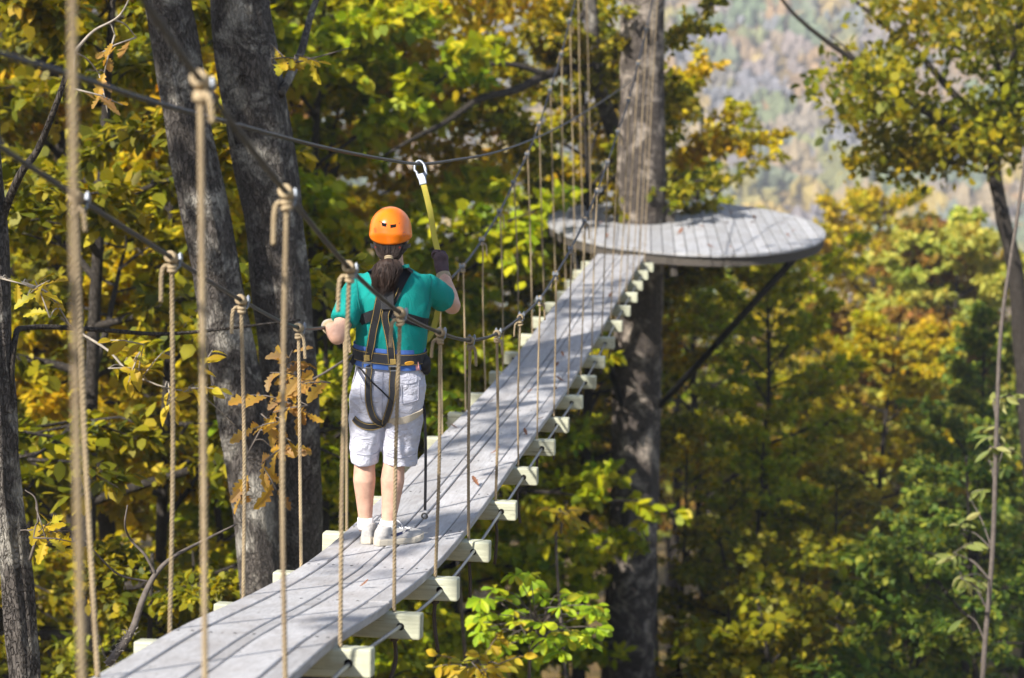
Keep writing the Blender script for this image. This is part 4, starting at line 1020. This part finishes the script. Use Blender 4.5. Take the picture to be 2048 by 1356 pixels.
body = [ring_loft([((-.03, 0, .70), .16, .11, None), ((-.03, 0, .80), .17, .115, None), ((-.015, 0, .95), .15, .10, None), ((0, 0, 1.1), .155, .095, None), ((0, 0, 1.25), .17, .1, None), ((0, 0, 1.34), .165, .085, None), ((0, 0, 1.39), .10, .065, None), ((0, .0, 1.43), .06, .058, None), ((-.002, .012, 1.50), .055, .058, None), ((-.003, .015, 1.54), .056, .06, None)]),
        ball(HD, .078, .096, .115), ball(HD + V3((0, .045, -.06)), .055, .055, .06), ball(HD + V3((0, .105, -.012)), .014, .02, .022), ball(HD + V3((-.079, .005, -.015)), .012, .02, .032), ball(HD + V3((.079, .005, -.015)), .012, .02, .032),
        limb([(SHL, .055), (SHL.lerp(ELL, .5), .05), (ELL, .042)]), limb([(ELL + (ELL - WRL).normalized() * .012, .036), (ELL, .042), (ELL.lerp(WRL, .35), .043), (WRL, .03)]), ball(ELL, .043, .043, .043),
        limb([(SHR, .055), (SHR.lerp(ELR, .5), .052), (ELR, .044)]), ball(ELR, .046, .046, .046), limb([(ELR, .044), (ELR.lerp(WRR, .35), .045), (WRR, .031)]),
        limb([((-.12, 0, .74), .085), ((-.138, 0, .55), .072), ((-.147, .005, .46), .057), ((-.150, -.01, .40), .054), ((-.152, -.018, .33), .058), ((-.152, -.012, .22), .045), ((-.150, -.015, .12), .035), ((-.148, -.02, .06), .036)]),
        limb([((.06, 0, .74), .088), ((.03, 0, .55), .076), ((.006, .0, .46), .060), ((-.003, -.012, .40), .056), ((-.008, -.025, .33), .061), ((-.018, -.035, .22), .047), ((-.030, -.055, .12), .036), ((-.034, -.06, .06), .038)])]
remesh('body', body, .0075, M_skin, 5)

def wr(amp, sx, sz, off):
    def f(p):
        a = noise.noise(V3((p.x * sx + off, p.y * sx, p.z * sz + p.x * 4))); b = noise.noise(V3((p.x * sx * 2.3, p.y * sx * 2 + off, p.z * sz * 2.2 - p.x * 9)))
        return amp * ((1 - abs(a) * 2.4) * .8 + b * .5)
    return f
slL = SHL.lerp(ELL, .72); slR = SHR.lerp(ELR, .70)
shirt = [ring_loft([((-.014, -.005, .935), .158, .118, None), ((-.013, -.005, .975), .172, .13, None), ((-.010, -.004, 1.03), .176, .127, None), ((-.003, 0, 1.11), .180, .122, None), ((0, 0, 1.20), .188, .121, None), ((0, -.002, 1.28), .194, .118, None), ((0, -.002, 1.335), .186, .104, None), ((0, 0, 1.375), .148, .085, None), ((0, 0, 1.405), .10, .072, None), ((0, .004, 1.425), .074, .066, None)], 36, 2.5),
         ball(SHL + V3((.018, 0, -.008)), .064, .066, .060), limb([(SHL, .058), (SHL.lerp(ELL, .2), .064), (SHL.lerp(ELL, .45), .066), (slL, .066)]),
         ball(SHR + V3((-.018, 0, -.008)), .064, .066, .060), limb([(SHR, .058), (SHR.lerp(ELR, .2), .064), (SHR.lerp(ELR, .45), .067), (slR, .067)])]
shirt_o = remesh('shirt', shirt, .0075, M_shirt, 7, wr(.008, 7, 5, 2.0))
shorts = [ring_loft([((-.015, 0, .985), .158, .112, None), ((-.016, 0, .93), .168, .122, None), ((-.022, -.006, .85), .182, .134, None), ((-.030, -.008, .77), .190, .140, None), ((-.032, -.004, .70), .186, .128, None), ((-.032, 0, .66), .15, .10, None)], 36, 2.4),
          limb([((-.118, -.004, .76), .088, .115), ((-.130, -.002, .66), .092, .112), ((-.141, 0, .55), .083, .098), ((-.149, 0, .46), .072, .090), ((-.151, 0, .418), .070, .088)], 26),
          limb([((.060, -.004, .76), .090, .115), ((.050, -.002, .66), .098, .114), ((.034, 0, .55), .092, .102), ((.027, 0, .46), .087, .095), ((.026, 0, .412), .086, .094)], 26)]
shorts_o = remesh('shorts', shorts, .0075, M_short, 4, wr(.008, 8, 8, 5.0))
# pocket flap and hem line
def bvh_of(os_):
    V = []; F = []
    for o in os_:
        b = len(V); V += [v.co.copy() for v in o.data.vertices]; F += [tuple(b + i for i in p.vertices) for p in o.data.polygons]
    return BVHTree.FromPolygons(V, F)
BV = bvh_of([shirt_o, shorts_o])
def back_pt(x, z, off=.004):
    h = BV.ray_cast(V3((x, -1, z)), V3((0, 1, 0)))
    if h[0] is None: return V3((x, -.1, z)), V3((0, -1, 0))
    return h[0] + h[1] * off, h[1]
def ribbon(name, pts, nrm, width, mat, thick=.003, parent=None, stitch=False):
    m = MB(); n = len(pts); o = []
    st2 = [MB(), MB()]
    for side in (0,):
        V = []
        W_ = []
        for i in range(n):
            t = (pts[min(i + 1, n - 1)] - pts[max(i - 1, 0)]).normalized(); w = t.cross(nrm[i]).normalized(); W_.append(w)
            for a, b in ((-1, 0), (1, 0), (1, 1), (-1, 1)): V.append(pts[i] + w * (a * width / 2) + nrm[i] * (thick * b))
        F = []
        for i in range(n - 1):
            for q in range(4): q2 = (q + 1) % 4; F.append((i * 4 + q, i * 4 + q2, i * 4 + 4 + q2, i * 4 + 4 + q))
        F += [(3, 2, 1, 0), ((n - 1) * 4, (n - 1) * 4 + 1, (n - 1) * 4 + 2, (n - 1) * 4 + 3)]
        m.add(V, F)
    ob = m.build(name, mat, parent or person)
    if stitch:
        for s in (-1, 1):
            m = MB(); m.tube([pts[i] + nrm[i] * (thick + .0006) + W_[i] * (s * (width / 2 - .0035)) for i in range(n)], .0011, 4); m.build('stitching', M_stitch, ob)
    return ob
def strap(name, px, width, mat, off=.004, n=6, stitch=False, parent=None):
    P = spline([(*[loc(x, y, -.12)[i] for i in (0, 2)], 0) for x, y in px], n); pts = []; nr = []
    for p in P:
        a, b = back_pt(p.x, p.y, off); pts.append(a); nr.append(b)
    # smooth
    for _ in range(3):
        pts = [pts[0]] + [(pts[i - 1] + pts[i] * 2 + pts[i + 1]) / 4 for i in range(1, len(pts) - 1)] + [pts[-1]]
        nr = [nr[0]] + [((nr[i - 1] + nr[i] * 2 + nr[i + 1]) / 4).normalized() for i in range(1, len(nr) - 1)] + [nr[-1]]
    return ribbon(name, pts, nr, width, mat, .0032, parent, stitch)
hs = bpy.data.objects.new('harness', None); COL.objects.link(hs); hs.parent = person
hp = hs
strap('shoulder_strap', [(743, 541), (750, 556), (764, 585), (776, 606), (783, 625), (803, 633), (828, 641), (852, 652)], .050, M_black, .004, 6, False, hp)
strap('shoulder_strap', [(817, 541), (806, 556), (794, 580), (780, 606), (764, 621), (742, 632), (719, 642)], .050, M_black, .0075, 6, False, hp)
strap('back_strap', [(765, 575), (760, 600), (754, 630), (747, 665), (742, 700), (740, 716)], .042, M_black, .011, 6, True, hp)
strap('back_strap', [(792, 575), (778, 606), (772, 630), (776, 655), (782, 690), (785, 722)], .040, M_black, .0145, 6, True, hp)
# back plate where the straps cross
a, nn = back_pt(loc(776, 600, -.12).x, loc(776, 600, -.12).z, .022)
m = MB(); u = V3((1, 0, 0)); m.box(a, u, nn, nn.cross(u).normalized(), .032, .004, .045, .003); m.build('cross_plate', M_black2, hp)
def hoop(name, cx_, cy_, z, tilt, width, mat, off, stitch=False, a0=0, a1=2 * math.pi, n=48, parent=None, tl=0.0):
    pts = []; nr = []
    for i in range(n + 1):
        a = a0 + (a1 - a0) * i / n; d = V3((math.cos(a), math.sin(a), 0)); zz = z + tilt * math.cos(a) + tl * math.sin(a)
        c = V3((cx_, cy_, zz)); h = BV.ray_cast(c + d * .6, -d)
        if h[0] is None: q = c + d * .15; nn = d
        else: q = h[0]; nn = (h[1] * V3((1, 1, .2))); nn = (nn + d * .7).normalized()
        pts.append(q); nr.append(nn)
    for _ in range(6):
        pts = [(pts[(i - 1) % n if i == 0 else i - 1] + pts[i] * 2 + pts[1 if i == n else i + 1]) / 4 for i in range(n + 1)] if a1 - a0 > 6.2 else pts
    pts = [p + q * off for p, q in zip(pts, nr)]
    return ribbon(name, pts, nr, width, mat, .004, parent, stitch)
zb = loc(785, 718, -.12).z
hoop('waist_padding', -.012, 0, zb, -.012, .105, M_blue, .006, parent=hp)
belt = hoop('waist_belt', -.012, 0, zb + .004, -.012, .056, M_strap, .0125, True, parent=hp)
# leg loops behind, thigh bands
strap('leg_strap', [(741, 728), (739, 760), (739, 795), (744, 825), (756, 846), (768, 852)], .036, M_strap, .012, 6, True, hp)
strap('leg_strap', [(787, 728), (786, 760), (784, 790), (778, 820), (768, 842), (758, 852)], .036, M_strap, .016, 6, True, hp)
strap('elastic_cord', [(720, 733), (738, 752), (760, 775), (786, 803)], .008, M_black, .020, 6, False, hp)
BV = bvh_of([shorts_o])
def leg_band(name, pxs, width, mat, stitch):
    P = spline([(*[loc(x, y, -.11)[i] for i in (0, 2)], 0) for x, y in pxs], 6); pts = []; nr = []
    for p in P:
        a, b = back_pt(p.x, p.y, .006); pts.append(a); nr.append(b)
    for _ in range(4):
        pts = [pts[0]] + [(pts[i - 1] + pts[i] * 2 + pts[i + 1]) / 4 for i in range(1, len(pts) - 1)] + [pts[-1]]
    ribbon(name, pts, nr, width, mat, .004, hp, stitch)
leg_band('thigh_band', [(709, 838), (716, 845), (730, 851), (745, 853), (760, 850)], .038, M_strap, True)
leg_band('thigh_band', [(774, 843), (790, 841), (810, 838), (828, 832), (842, 825)], .036, M_beige, False)
M_seam = plain('shorts_seam', (.36, .36, .42), .9)
M_seamt = plain('teal_seam', (.004, .17, .15), .9)
BV = bvh_of([shorts_o])
strap('back_seam', [(766, 742), (766, 780), (765, 815), (764, 845)], .004, M_seam, .0005)
strap('pocket', [(803, 768), (804, 800), (806, 806), (832, 802), (836, 798), (836, 764)], .0045, M_seam, .0005, 4)
strap('pocket_flap', [(801, 760), (820, 763), (838, 758)], .022, M_short, .0012, 5)
strap('pocket', [(722, 762), (722, 795), (728, 804), (736, 800)], .0045, M_seam, .0005, 4)
strap('hem_stitch', [(712, 910), (730, 913), (748, 913), (758, 911)], .004, M_seam, .0005)
strap('hem_stitch', [(772, 915), (790, 918), (812, 918), (830, 914)], .004, M_seam, .0005)
BV = bvh_of([shirt_o])
strap('collar', [(752, 532), (768, 537), (785, 538), (802, 537), (818, 532)], .016, M_seamt, .001, 5)
strap('armhole_seam', [(708, 552), (712, 575), (716, 600), (722, 628)], .005, M_seamt, .0005)
strap('armhole_seam', [(860, 552), (860, 575), (858, 600), (852, 626)], .005, M_seamt, .0005)
# buckles, tags, hip pouch
BV = bvh_of([shirt_o, shorts_o])
for (x, y, dx) in ((740, 727, 0), (789, 730, 0)):
    l = loc(x, y, -.12); a, nn = back_pt(l.x, l.z, .026); u = V3((1, 0, 0)); w = nn.cross(u).normalized(); m = MB()
    for s in (-1, 1): m.box(a + u * (.021 * s), u, nn, w, .003, .003, .016, .001); m.box(a + w * (.014 * s), u, nn, w, .023, .003, .003, .001)
    m.build('buckle', M_zinc, hp)
    m = MB()
    for q in range(6): m.tube([a + w * (-.055 + q * .0055 + .085) - u * .014, a + w * (-.055 + q * .0055 + .085) + u * .014], .0016, 4)
    m.build('bar_tack', M_stitch, hp)
l = loc(816, 722, -.12); a, nn = back_pt(l.x, l.z, .024); u = V3((1, 0, 0)); m = MB(); rs = [(a + nn * q, .024, .010, nn) for q in (0, .004)]; V, F = ring_loft(rs, 20); m.add(V, F); m.build('oval_tag', M_orange, hp)
l = loc(828, 735, -.12); a, nn = back_pt(l.x, l.z, .022); m = MB(); m.box(a, V3((.97, 0, .2)).normalized(), nn, V3((-.2, 0, .97)).normalized(), .009, .002, .022, .001); m.build('hanging_tag', M_pink, hp)
remesh('hip_pouch', [ball(loc(848, 726, -.03), .035, .05, .045), ball(loc(852, 738, .0), .025, .04, .03)], .007, M_black, 4, None, hp)
# belt end sticking out on the left
P = [loc(712, 712, -.06), loc(703, 728, -.07), loc(697, 745, -.07), loc(692, 754, -.06)]; ribbon('belt_end', spline(P, 3), [V3((-.4, -1, 0)).normalized()] * 10, .028, M_black, .003, hp)
# long tether hanging at the right hip
P = spline([loc(846, 800, -.05), loc(849, 830, -.06), loc(851, 880, -.06), loc(851, 950, -.05), loc(850, 1020, -.05)], 5)
te = ribbon('hanging_tether', P, [V3((.3, -1, 0)).normalized()] * len(P), .014, M_black, .003, hp)
m = MB(); ring_rope(m, loc(849, 1032, -.05), (.2, 1, .1), .014, .005, 14, 6); m.build('tether_clip', M_black2, te)

# ---- socks and shoes
def shoe(heel, toe_dir, pitch, name_side, swoosh):
    L = .272; d = V3((toe_dir[0], toe_dir[1], 0)).normalized(); s_ = V3((d.y, -d.x, 0))
    d3 = (d + V3((0, 0, pitch))).normalized(); up = s_.cross(d3).normalized()
    root = bpy.data.objects.new('shoe', None); COL.objects.link(root); root.parent = person
    def P(a, b, c): return Vector(heel) + d3 * a + s_ * b + up * c
    prof = [(0, .022), (.012, .031), (.05, .036), (.10, .036), (.15, .041), (.20, .047), (.235, .043), (.26, .028), (.272, .012)]
    V = []; F = []; n = len(prof)
    for h, g in ((0.0, .94), (.006, 1.02), (.022, 1.05), (.031, 1.0)):
        for a, w in prof: V.append(P(a - (.004 if a < .05 and h > 0 else 0), w * g, h + (.012 * max(0, (a - .2) / .07)) + (.006 if a < .08 and h > .01 else 0)))
        for a, w in reversed(prof): V.append(P(a, -w * g, h + (.012 * max(0, (a - .2) / .07)) + (.006 if a < .08 and h > .01 else 0)))
    q = 2 * n
    for j in range(3):
        for i in range(q): k = (i + 1) % q; F.append((j * q + i, j * q + k, (j + 1) * q + k, (j + 1) * q + i))
    F.append(tuple(reversed(range(q)))); F.append(tuple(3 * q + i for i in range(q)))
    obj('sole', mesh_of('sole', V, F, M_sole, False), root)
    secs = [(.000, .022, .062), (.012, .031, .082), (.035, .035, .094), (.07, .035, .092), (.10, .036, .082), (.13, .039, .072), (.17, .043, .060), (.205, .044, .052), (.235, .039, .044), (.258, .026, .034), (.268, .010, .024)]
    V = []; F = []; nn = 18
    for a, w, h in secs:
        for i in range(nn):
            t = 2 * math.pi * i / nn; z = math.sin(t)
            V.append(P(a, w * math.copysign(abs(math.cos(t)) ** .8, math.cos(t)), .03 + (h * .5) * (z if z > 0 else z * .15) * 2 * .5 + (h * .5 - .0) * (0.5 if z > 0 else 0.0) * abs(z)))
    for j in range(len(secs) - 1):
        for i in range(nn): k = (i + 1) % nn; F.append((j * nn + i, j * nn + k, (j + 1) * nn + k, (j + 1) * nn + i))
    F.append(tuple(reversed(range(nn)))); F.append(tuple((len(secs) - 1) * nn + i for i in range(nn)))
    up_ = remesh('upper', [(V, F), limb([(P(.045, 0, .05), .036, .042), (P(.05, 0, .085), .037, .042), (P(.052, 0, .10), .036, .04)])], .005, M_shoe, 4, None, root)
    bv = bvh_of([up_])
    # laces
    m = MB()
    for i in range(5):
        a = .105 + .022 * i; pts = []
        for b in np.linspace(-.024, .024, 7):
            h = bv.ray_cast(P(a + b * .3 * (1 if i % 2 else -1), b, .2), -up)
            if h[0] is not None: pts.append(h[0] + up * .002)
        if len(pts) > 2: m.tube(pts, .0028, 5)
    for sd in (-1, 1):
        b0 = P(.10, sd * .004, .105); m.tube(spline([b0, b0 + s_ * sd * .03 + up * .025, b0 + s_ * sd * .05 + d3 * .02 + up * .005, b0 + s_ * sd * .03 + d3 * .03 - up * .01], 4), .0022, 5)
    m.build('laces', M_white, root, True)
    if swoosh:
        for sd in (swoosh,):
            cl = [(.085, .030, .0), (.10, .024, .006), (.125, .026, .0075), (.15, .033, .006), (.18, .043, .0035), (.205, .050, .0005)]
            pts = []
            for a, z, w in cl:
                row = []
                for e in (-1, 1):
                    h = bv.ray_cast(P(a - .02, sd * .2, .035 + z * .75 + e * w), -s_ * sd)
                    row.append((h[0] + s_ * sd * .0018) if h[0] is not None else P(a - .02, sd * .04, .03 + z + e * w))
                pts.append(row)
            V = [p for r2 in pts for p in r2]; F = [(2 * i, 2 * i + 2, 2 * i + 3, 2 * i + 1) for i in range(len(pts) - 1)]
            obj('side_mark', mesh_of('side_mark', V, F, M_navy), root)
    return root
zd = lambda x, y: deck(3 + ((V3((PORG.x + x, PORG.y + y, 0)) - C3).dot(AX)) / SPC).z + TH + .003 - PORG.z
slp = (deck(2.8).z - deck(2.6).z) / (.2 * SPC)
shoe((-.142, -.085, zd(-.142, -.085)), (.16, 1), slp * .98, 'L', 0)
shoe((-.094, -.115, zd(-.094, -.115)), (.86, .52), slp * .5, 'R', 1)
for c in (((-.148, -.022, .0), (-.150, -.018)), ((-.034, -.062, 0), (-.031, -.057))):
    m = MB(); V, F = limb([((c[0][0], c[0][1], .075), .042), ((c[0][0], c[0][1], .10), .042), ((c[1][0], c[1][1], .128), .040), ((c[1][0], c[1][1], .133), .038)]); m.add(V, F); m.build('sock', M_white, person, True)

# ---- helmet and hair
def helmet():
    root = bpy.data.objects.new('helmet', None); COL.objects.link(root); root.parent = person
    c = V3((-.004, .02, 1.580)); V = []; F = []; nu, nv = 64, 28
    rim = lambda a: -.036 + .022 * (math.sin(a) + 1) * .5 + .010 * abs(math.cos(a)) ** 2      # a=-90 back
    def surf(a, t, k=1.0):
        # t: 0 crown .. 1 rim
        zr = rim(a); ct = math.cos(t * math.pi / 2 * 1.0); z = zr + (.137 - zr) * (ct ** .95)
        r = (1 - max(0, z / .137) ** 2.5) ** .5 if z > 0 else 1.0
        r *= 1.0 - .045 * max(0, -z / .04)
        rx, ry = .1045, .132
        # raised ridge above the rim and slight facets
        bump = 1 + .030 * math.exp(-((z + .004 + .02 * math.sin(a)) / .012) ** 2) + .012 * math.cos(a * 6) * math.exp(-((z - .06) / .04) ** 2)
        return c + V3((rx * r * math.cos(a) * bump * k, ry * r * math.sin(a) * bump * k, z * (k if z > 0 else 1)))
    for layer, k in ((0, 1.0), (1, .955)):
        for j in range(nv + 1):
            for i in range(nu):
                V.append(surf(2 * math.pi * i / nu, max(.02, j / nv), k))
    N = (nv + 1) * nu
    for j in range(nv):
        for i in range(nu):
            q = (i + 1) % nu; a, b, d, e = j * nu + i, j * nu + q, (j + 1) * nu + q, (j + 1) * nu + i
            F.append((e, d, b, a)); F.append((N + a, N + b, N + d, N + e))
    for i in range(nu):
        q = (i + 1) % nu; F.append((nv * nu + q, nv * nu + i, N + nv * nu + i, N + nv * nu + q))
    F.append(tuple(range(nu))); F.append(tuple(N + i for i in reversed(range(nu))))
    sh = obj('shell', mesh_of('shell', V, F, M_helm, True), root)
    bv = bvh_of([sh])
    def patch(name, pts, mat, off):
        Q = []
        for x, y in pts:
            l = loc(x, y, -.12); h = bv.ray_cast(V3((l.x, -1, l.z)), V3((0, 1, 0)));
            Q.append(h[0] + h[1] * off if h[0] is not None else V3((l.x, -.12, l.z)))
        n = len(Q); cen = sum(Q, V3((0, 0, 0))) / n
        V = [q for q in Q] + [q + V3((0, .006, 0)) for q in Q]
        obj(name, mesh_of(name, V, [tuple(range(n))] + [(i, n + i, n + (i + 1) % n, (i + 1) % n) for i in range(n)], mat), root)
    patch('vent', [(757.5, 444), (764, 446.5), (773, 448.5), (771.5, 454.5), (764.5, 453.5)], M_hole, .0012)
    patch('vent', [(780, 450.5), (789, 450), (799, 448), (790, 455.5), (780.5, 457)], M_hole, .0012)
    for x in (749, 807): patch('button', [(x + 3.2 * math.cos(t), 471 - (1 if x > 780 else 8) + 5 * math.sin(t)) for t in np.linspace(0, 6.28, 13)[:-1]], M_dko, .0008)
    # inner band with adjuster
    pts = [c + V3((.098 * math.cos(a), .118 * math.sin(a), -.052)) for a in np.linspace(math.pi * 1.05, math.pi * 1.95, 24)]
    ribbon('adjuster_band', pts, [V3((math.cos(a), math.sin(a), -.1)).normalized() for a in np.linspace(math.pi * 1.05, math.pi * 1.95, 24)], .020, M_black2, .003, root)
    for a in (math.pi * 1.28, math.pi * 1.66):
        m = MB(); p = c + V3((.100 * math.cos(a), .121 * math.sin(a), -.052)); d = V3((math.cos(a), math.sin(a), 0)); m.tube([p, p + d * .008], [.0065, .005], 12); m.build('adjuster_knob', M_red, root)
helmet()
hb = [ball((-.004, .0, 1.535), .083, .098, .075), ball((-.006, -.055, 1.500), .062, .05, .05), limb([((-.006, -.085, 1.500), .034, .028), ((-.006, -.105, 1.475), .020, .018)])]
tail_path = [(-.006, -.100, 1.478), (-.010, -.122, 1.452), (-.015, -.130, 1.42), (-.024, -.136, 1.385), (-.030, -.140, 1.35), (-.033, -.142, 1.32)]
tw = [.020, .046, .060, .056, .040, .012]
hb.append(limb([(p, w, w * .62) for p, w in zip(tail_path, tw)]))
hair = remesh('hair', hb, .006, M_hair, 4, lambda p: .006 * noise.noise(V3((p.x * 60 + 2 * math.sin(p.z * 40), p.y * 60, p.z * 9))))
rh = random.Random(8); m = MB()
for i in range(340):
    a = rh.uniform(0, 6.28); q = rh.uniform(.85, 1.12); pts = []; dx = rh.uniform(-.01, .01)
    for j, (p, w) in enumerate(zip(tail_path, tw)):
        f = q * (1 if j < 5 else rh.uniform(1, 3.2)); pts.append(Vector(p) + V3((math.cos(a) * w * f + dx * j * .3 + rh.uniform(-.006, .006) + .010 * math.sin(j * 1.7 + a * 3), math.sin(a) * w * .62 * f, rh.uniform(-.012, .012) * j * .5)))
    m.tube(spline(pts, 2), [.0016] * 8 + [.0012, .0008, .0005], 4, cap=False)
for i in range(120):                                    # strands drawn back from the nape to the tie
    a = rh.uniform(-1.3, 1.3); p0 = V3((-.006 + .084 * math.sin(a), -.02 - .072 * math.cos(a), 1.545 + rh.uniform(-.03, .02))); p1 = V3((-.006 + .02 * math.sin(a), -.108, 1.480 + rh.uniform(-.008, .008)))
    mid = p0.lerp(p1, .55) + V3((.012 * math.sin(a), -.016, -.010)); m.tube(spline([p0, mid, p1], 4), .0016, 4, cap=False)
o = m.build('strands', M_hair, hair, True); tag(o, kind='stuff')
m = MB()
for q in (-1, 1): ring_rope(m, V3((-.006, -.104, 1.476 + q * .004)), (0, .55, .83), .021, .005, 16, 6)
m.build('hair_tie', M_cuff, hair, True)

# ---- gloved hands, each closed round what it holds
def hand(name, centre, axis, palm_dir, wrist, mat, sgn, cuff):
    """fist round a rod through centre along axis; palm_dir: from the rod towards the palm"""
    ax_ = Vector(axis).normalized(); pd = Vector(palm_dir); pd = (pd - ax_ * pd.dot(ax_)).normalized(); sd = ax_.cross(pd)
    def P(a, r, ang): return Vector(centre) + ax_ * a + (pd * math.cos(ang) + sd * math.sin(ang) * sgn) * r
    pcs = [limb([(Vector(wrist), .033, .026), (Vector(wrist).lerp(P(0, .034, .0), .5), .038, .026), (P(0, .034, .15), .040, .022), (P(.0, .030, .5), .034, .018)], 18), ball(P(0, .034, .2), .040, .030, .034)]
    o = remesh(name, pcs, .005, mat, 4)
    for i, (a, ln) in enumerate(((.033, .92), (.011, 1.0), (-.011, .95), (-.032, .8))):
        m = MB(); pts = []; rr_ = []
        for j in range(9):
            t = j / 8; ang = .35 + 3.5 * t * ln; pts.append(P(a * (1 - .12 * t), .027 + .008 * (1 - t), ang)); rr_.append(.0105 * (1 - .22 * t))
        m.tube(pts, rr_, 10); m.add(*ball(pts[-1], .008, .008, .008, 8)); m.build('finger', mat, o, True)
    m = MB(); pts = [P(.030, .040, .1), P(.040, .036, -.5), P(.036, .031, -1.2), P(.026, .028, -1.8)]
    m.tube(spline(pts, 3), [.0135 - .0004 * i for i in range(10)], 10); m.add(*ball(pts[-1], .0095, .0095, .0095, 8)); m.build('thumb', mat, o, True)
    d = (Vector(wrist) - Vector(centre)).normalized(); m = MB(); V, F = limb([(Vector(wrist) - d * .012, .037, .033), (Vector(wrist) + d * .008, .039, .036), (Vector(wrist) + d * .022, .042, .039), (Vector(wrist) + d * .024, .038, .034)], 20); m.add(V, F); m.build('cuff', cuff, o, True)
    return o
carab = safety(3.45) - PORG
lan_dir = (carab - hR).normalized()
hand('glove', hR, lan_dir, WRR - hR, WRR, M_glove, 1, M_cuff)
tL = (rail(kh + .1, -1) - rail(kh - .1, -1)).normalized()
hand('glove', hL, tL, WRL - hL, WRL, M_gl2, -1, M_cuff)

# ------------------------------------------------------------------ lanyard and carabiner, held in the right hand and clipped to the cable
C0 = safety(3.45)
lan = empty('safety_lanyard', C0, 'yellow webbing lanyard with steel hook clipped to the overhead cable', 'lanyard'); inv = Matrix.Translation(-C0)
def lfix(o): o.matrix_parent_inverse = inv.copy(); return o
dn = (hR + PORG - C0).normalized(); sdv = dn.cross(V3((0, 1, 0))).normalized(); fw = sdv.cross(dn)
m = MB(); n = 28; pts = []
for i in range(n + 1):
    t = 2 * math.pi * i / n; a, b = math.cos(t), math.sin(t)
    pts.append(C0 + dn * (.045 - .062 * a) + sdv * (.026 * b * (1.15 if a > 0 else .8)))
m.tube(pts, .0075, 8, cap=False)
o = lfix(m.build('hook', M_zinc, lan, True))
m = MB(); m.box(C0 + dn * .092, dn, sdv, fw, .034, .020, .009, .005); ob = lfix(m.build('swivel_body', M_zinc, lan))
m = MB(); m.box(C0 + dn * .045 + sdv * .026, dn, sdv, fw, .032, .006, .007, .003); lfix(m.build('gate', M_zinc, lan))
m = MB(); m.tube([C0 + dn * .112 - sdv * .022, C0 + dn * .112 + sdv * .022], .005, 8); lfix(m.build('pin', M_hole, lan))
A0 = C0 + dn * .115; H0 = hR + PORG; A1 = H0
front = PORG + V3((.10, .16, .98))
pts = spline([A0, A0.lerp(H0, .35) + sdv * .004, A0.lerp(H0, .7) + sdv * -.003, H0, H0 + V3((.0, .02, -.12)), PORG + V3((.225, .36, 1.22)), PORG + V3((.205, .30, 1.10)), PORG + V3((.17, .22, 1.02)), front], 6)
nr = [V3((.15, -1, .1)).normalized()] * len(pts)
nper = .030
V_, N_ = pts, nr
# straps are modelled in world space, so a throwaway parent at the origin is not needed: use the lanyard root with its inverse
o = ribbon('webbing', pts, nr, nper, M_yellow, .0035, lan, True); lfix(o)
m = MB()
for q in range(14):
    p = A0.lerp(H0, .04 + q * .018); m.tube([p - sdv * .012 + V3((.0, -.0025, 0)), p + sdv * .012 + V3((0, -.0025, 0))], .0013, 4)
o = m.build('bar_tack', M_stitch, lan); lfix(o)

# ------------------------------------------------------------------ haze
def haze_box():
    bm = bmesh.new(); bmesh.ops.create_cube(bm, size=1.0)
    for v in bm.verts: v.co = Vector((v.co.x * 2000, v.co.y * 1180 + 480, v.co.z * 340 + 80))
    me = bpy.data.meshes.new('haze'); bm.to_mesh(me); bm.free()
    mt = bpy.data.materials.new('haze'); mt.use_nodes = True; nt = mt.node_tree; nt.nodes.clear()
    o_ = nt.nodes.new('ShaderNodeOutputMaterial'); pv = nt.nodes.new('ShaderNodeVolumePrincipled')
    pv.inputs['Color'].default_value = (.90, .93, 1.0, 1); pv.inputs['Density'].default_value = .0006
    nt.links.new(pv.outputs[0], o_.inputs['Volume']); me.materials.append(mt)
    o = obj('haze', me); tag(o, kind='stuff')
haze_box()
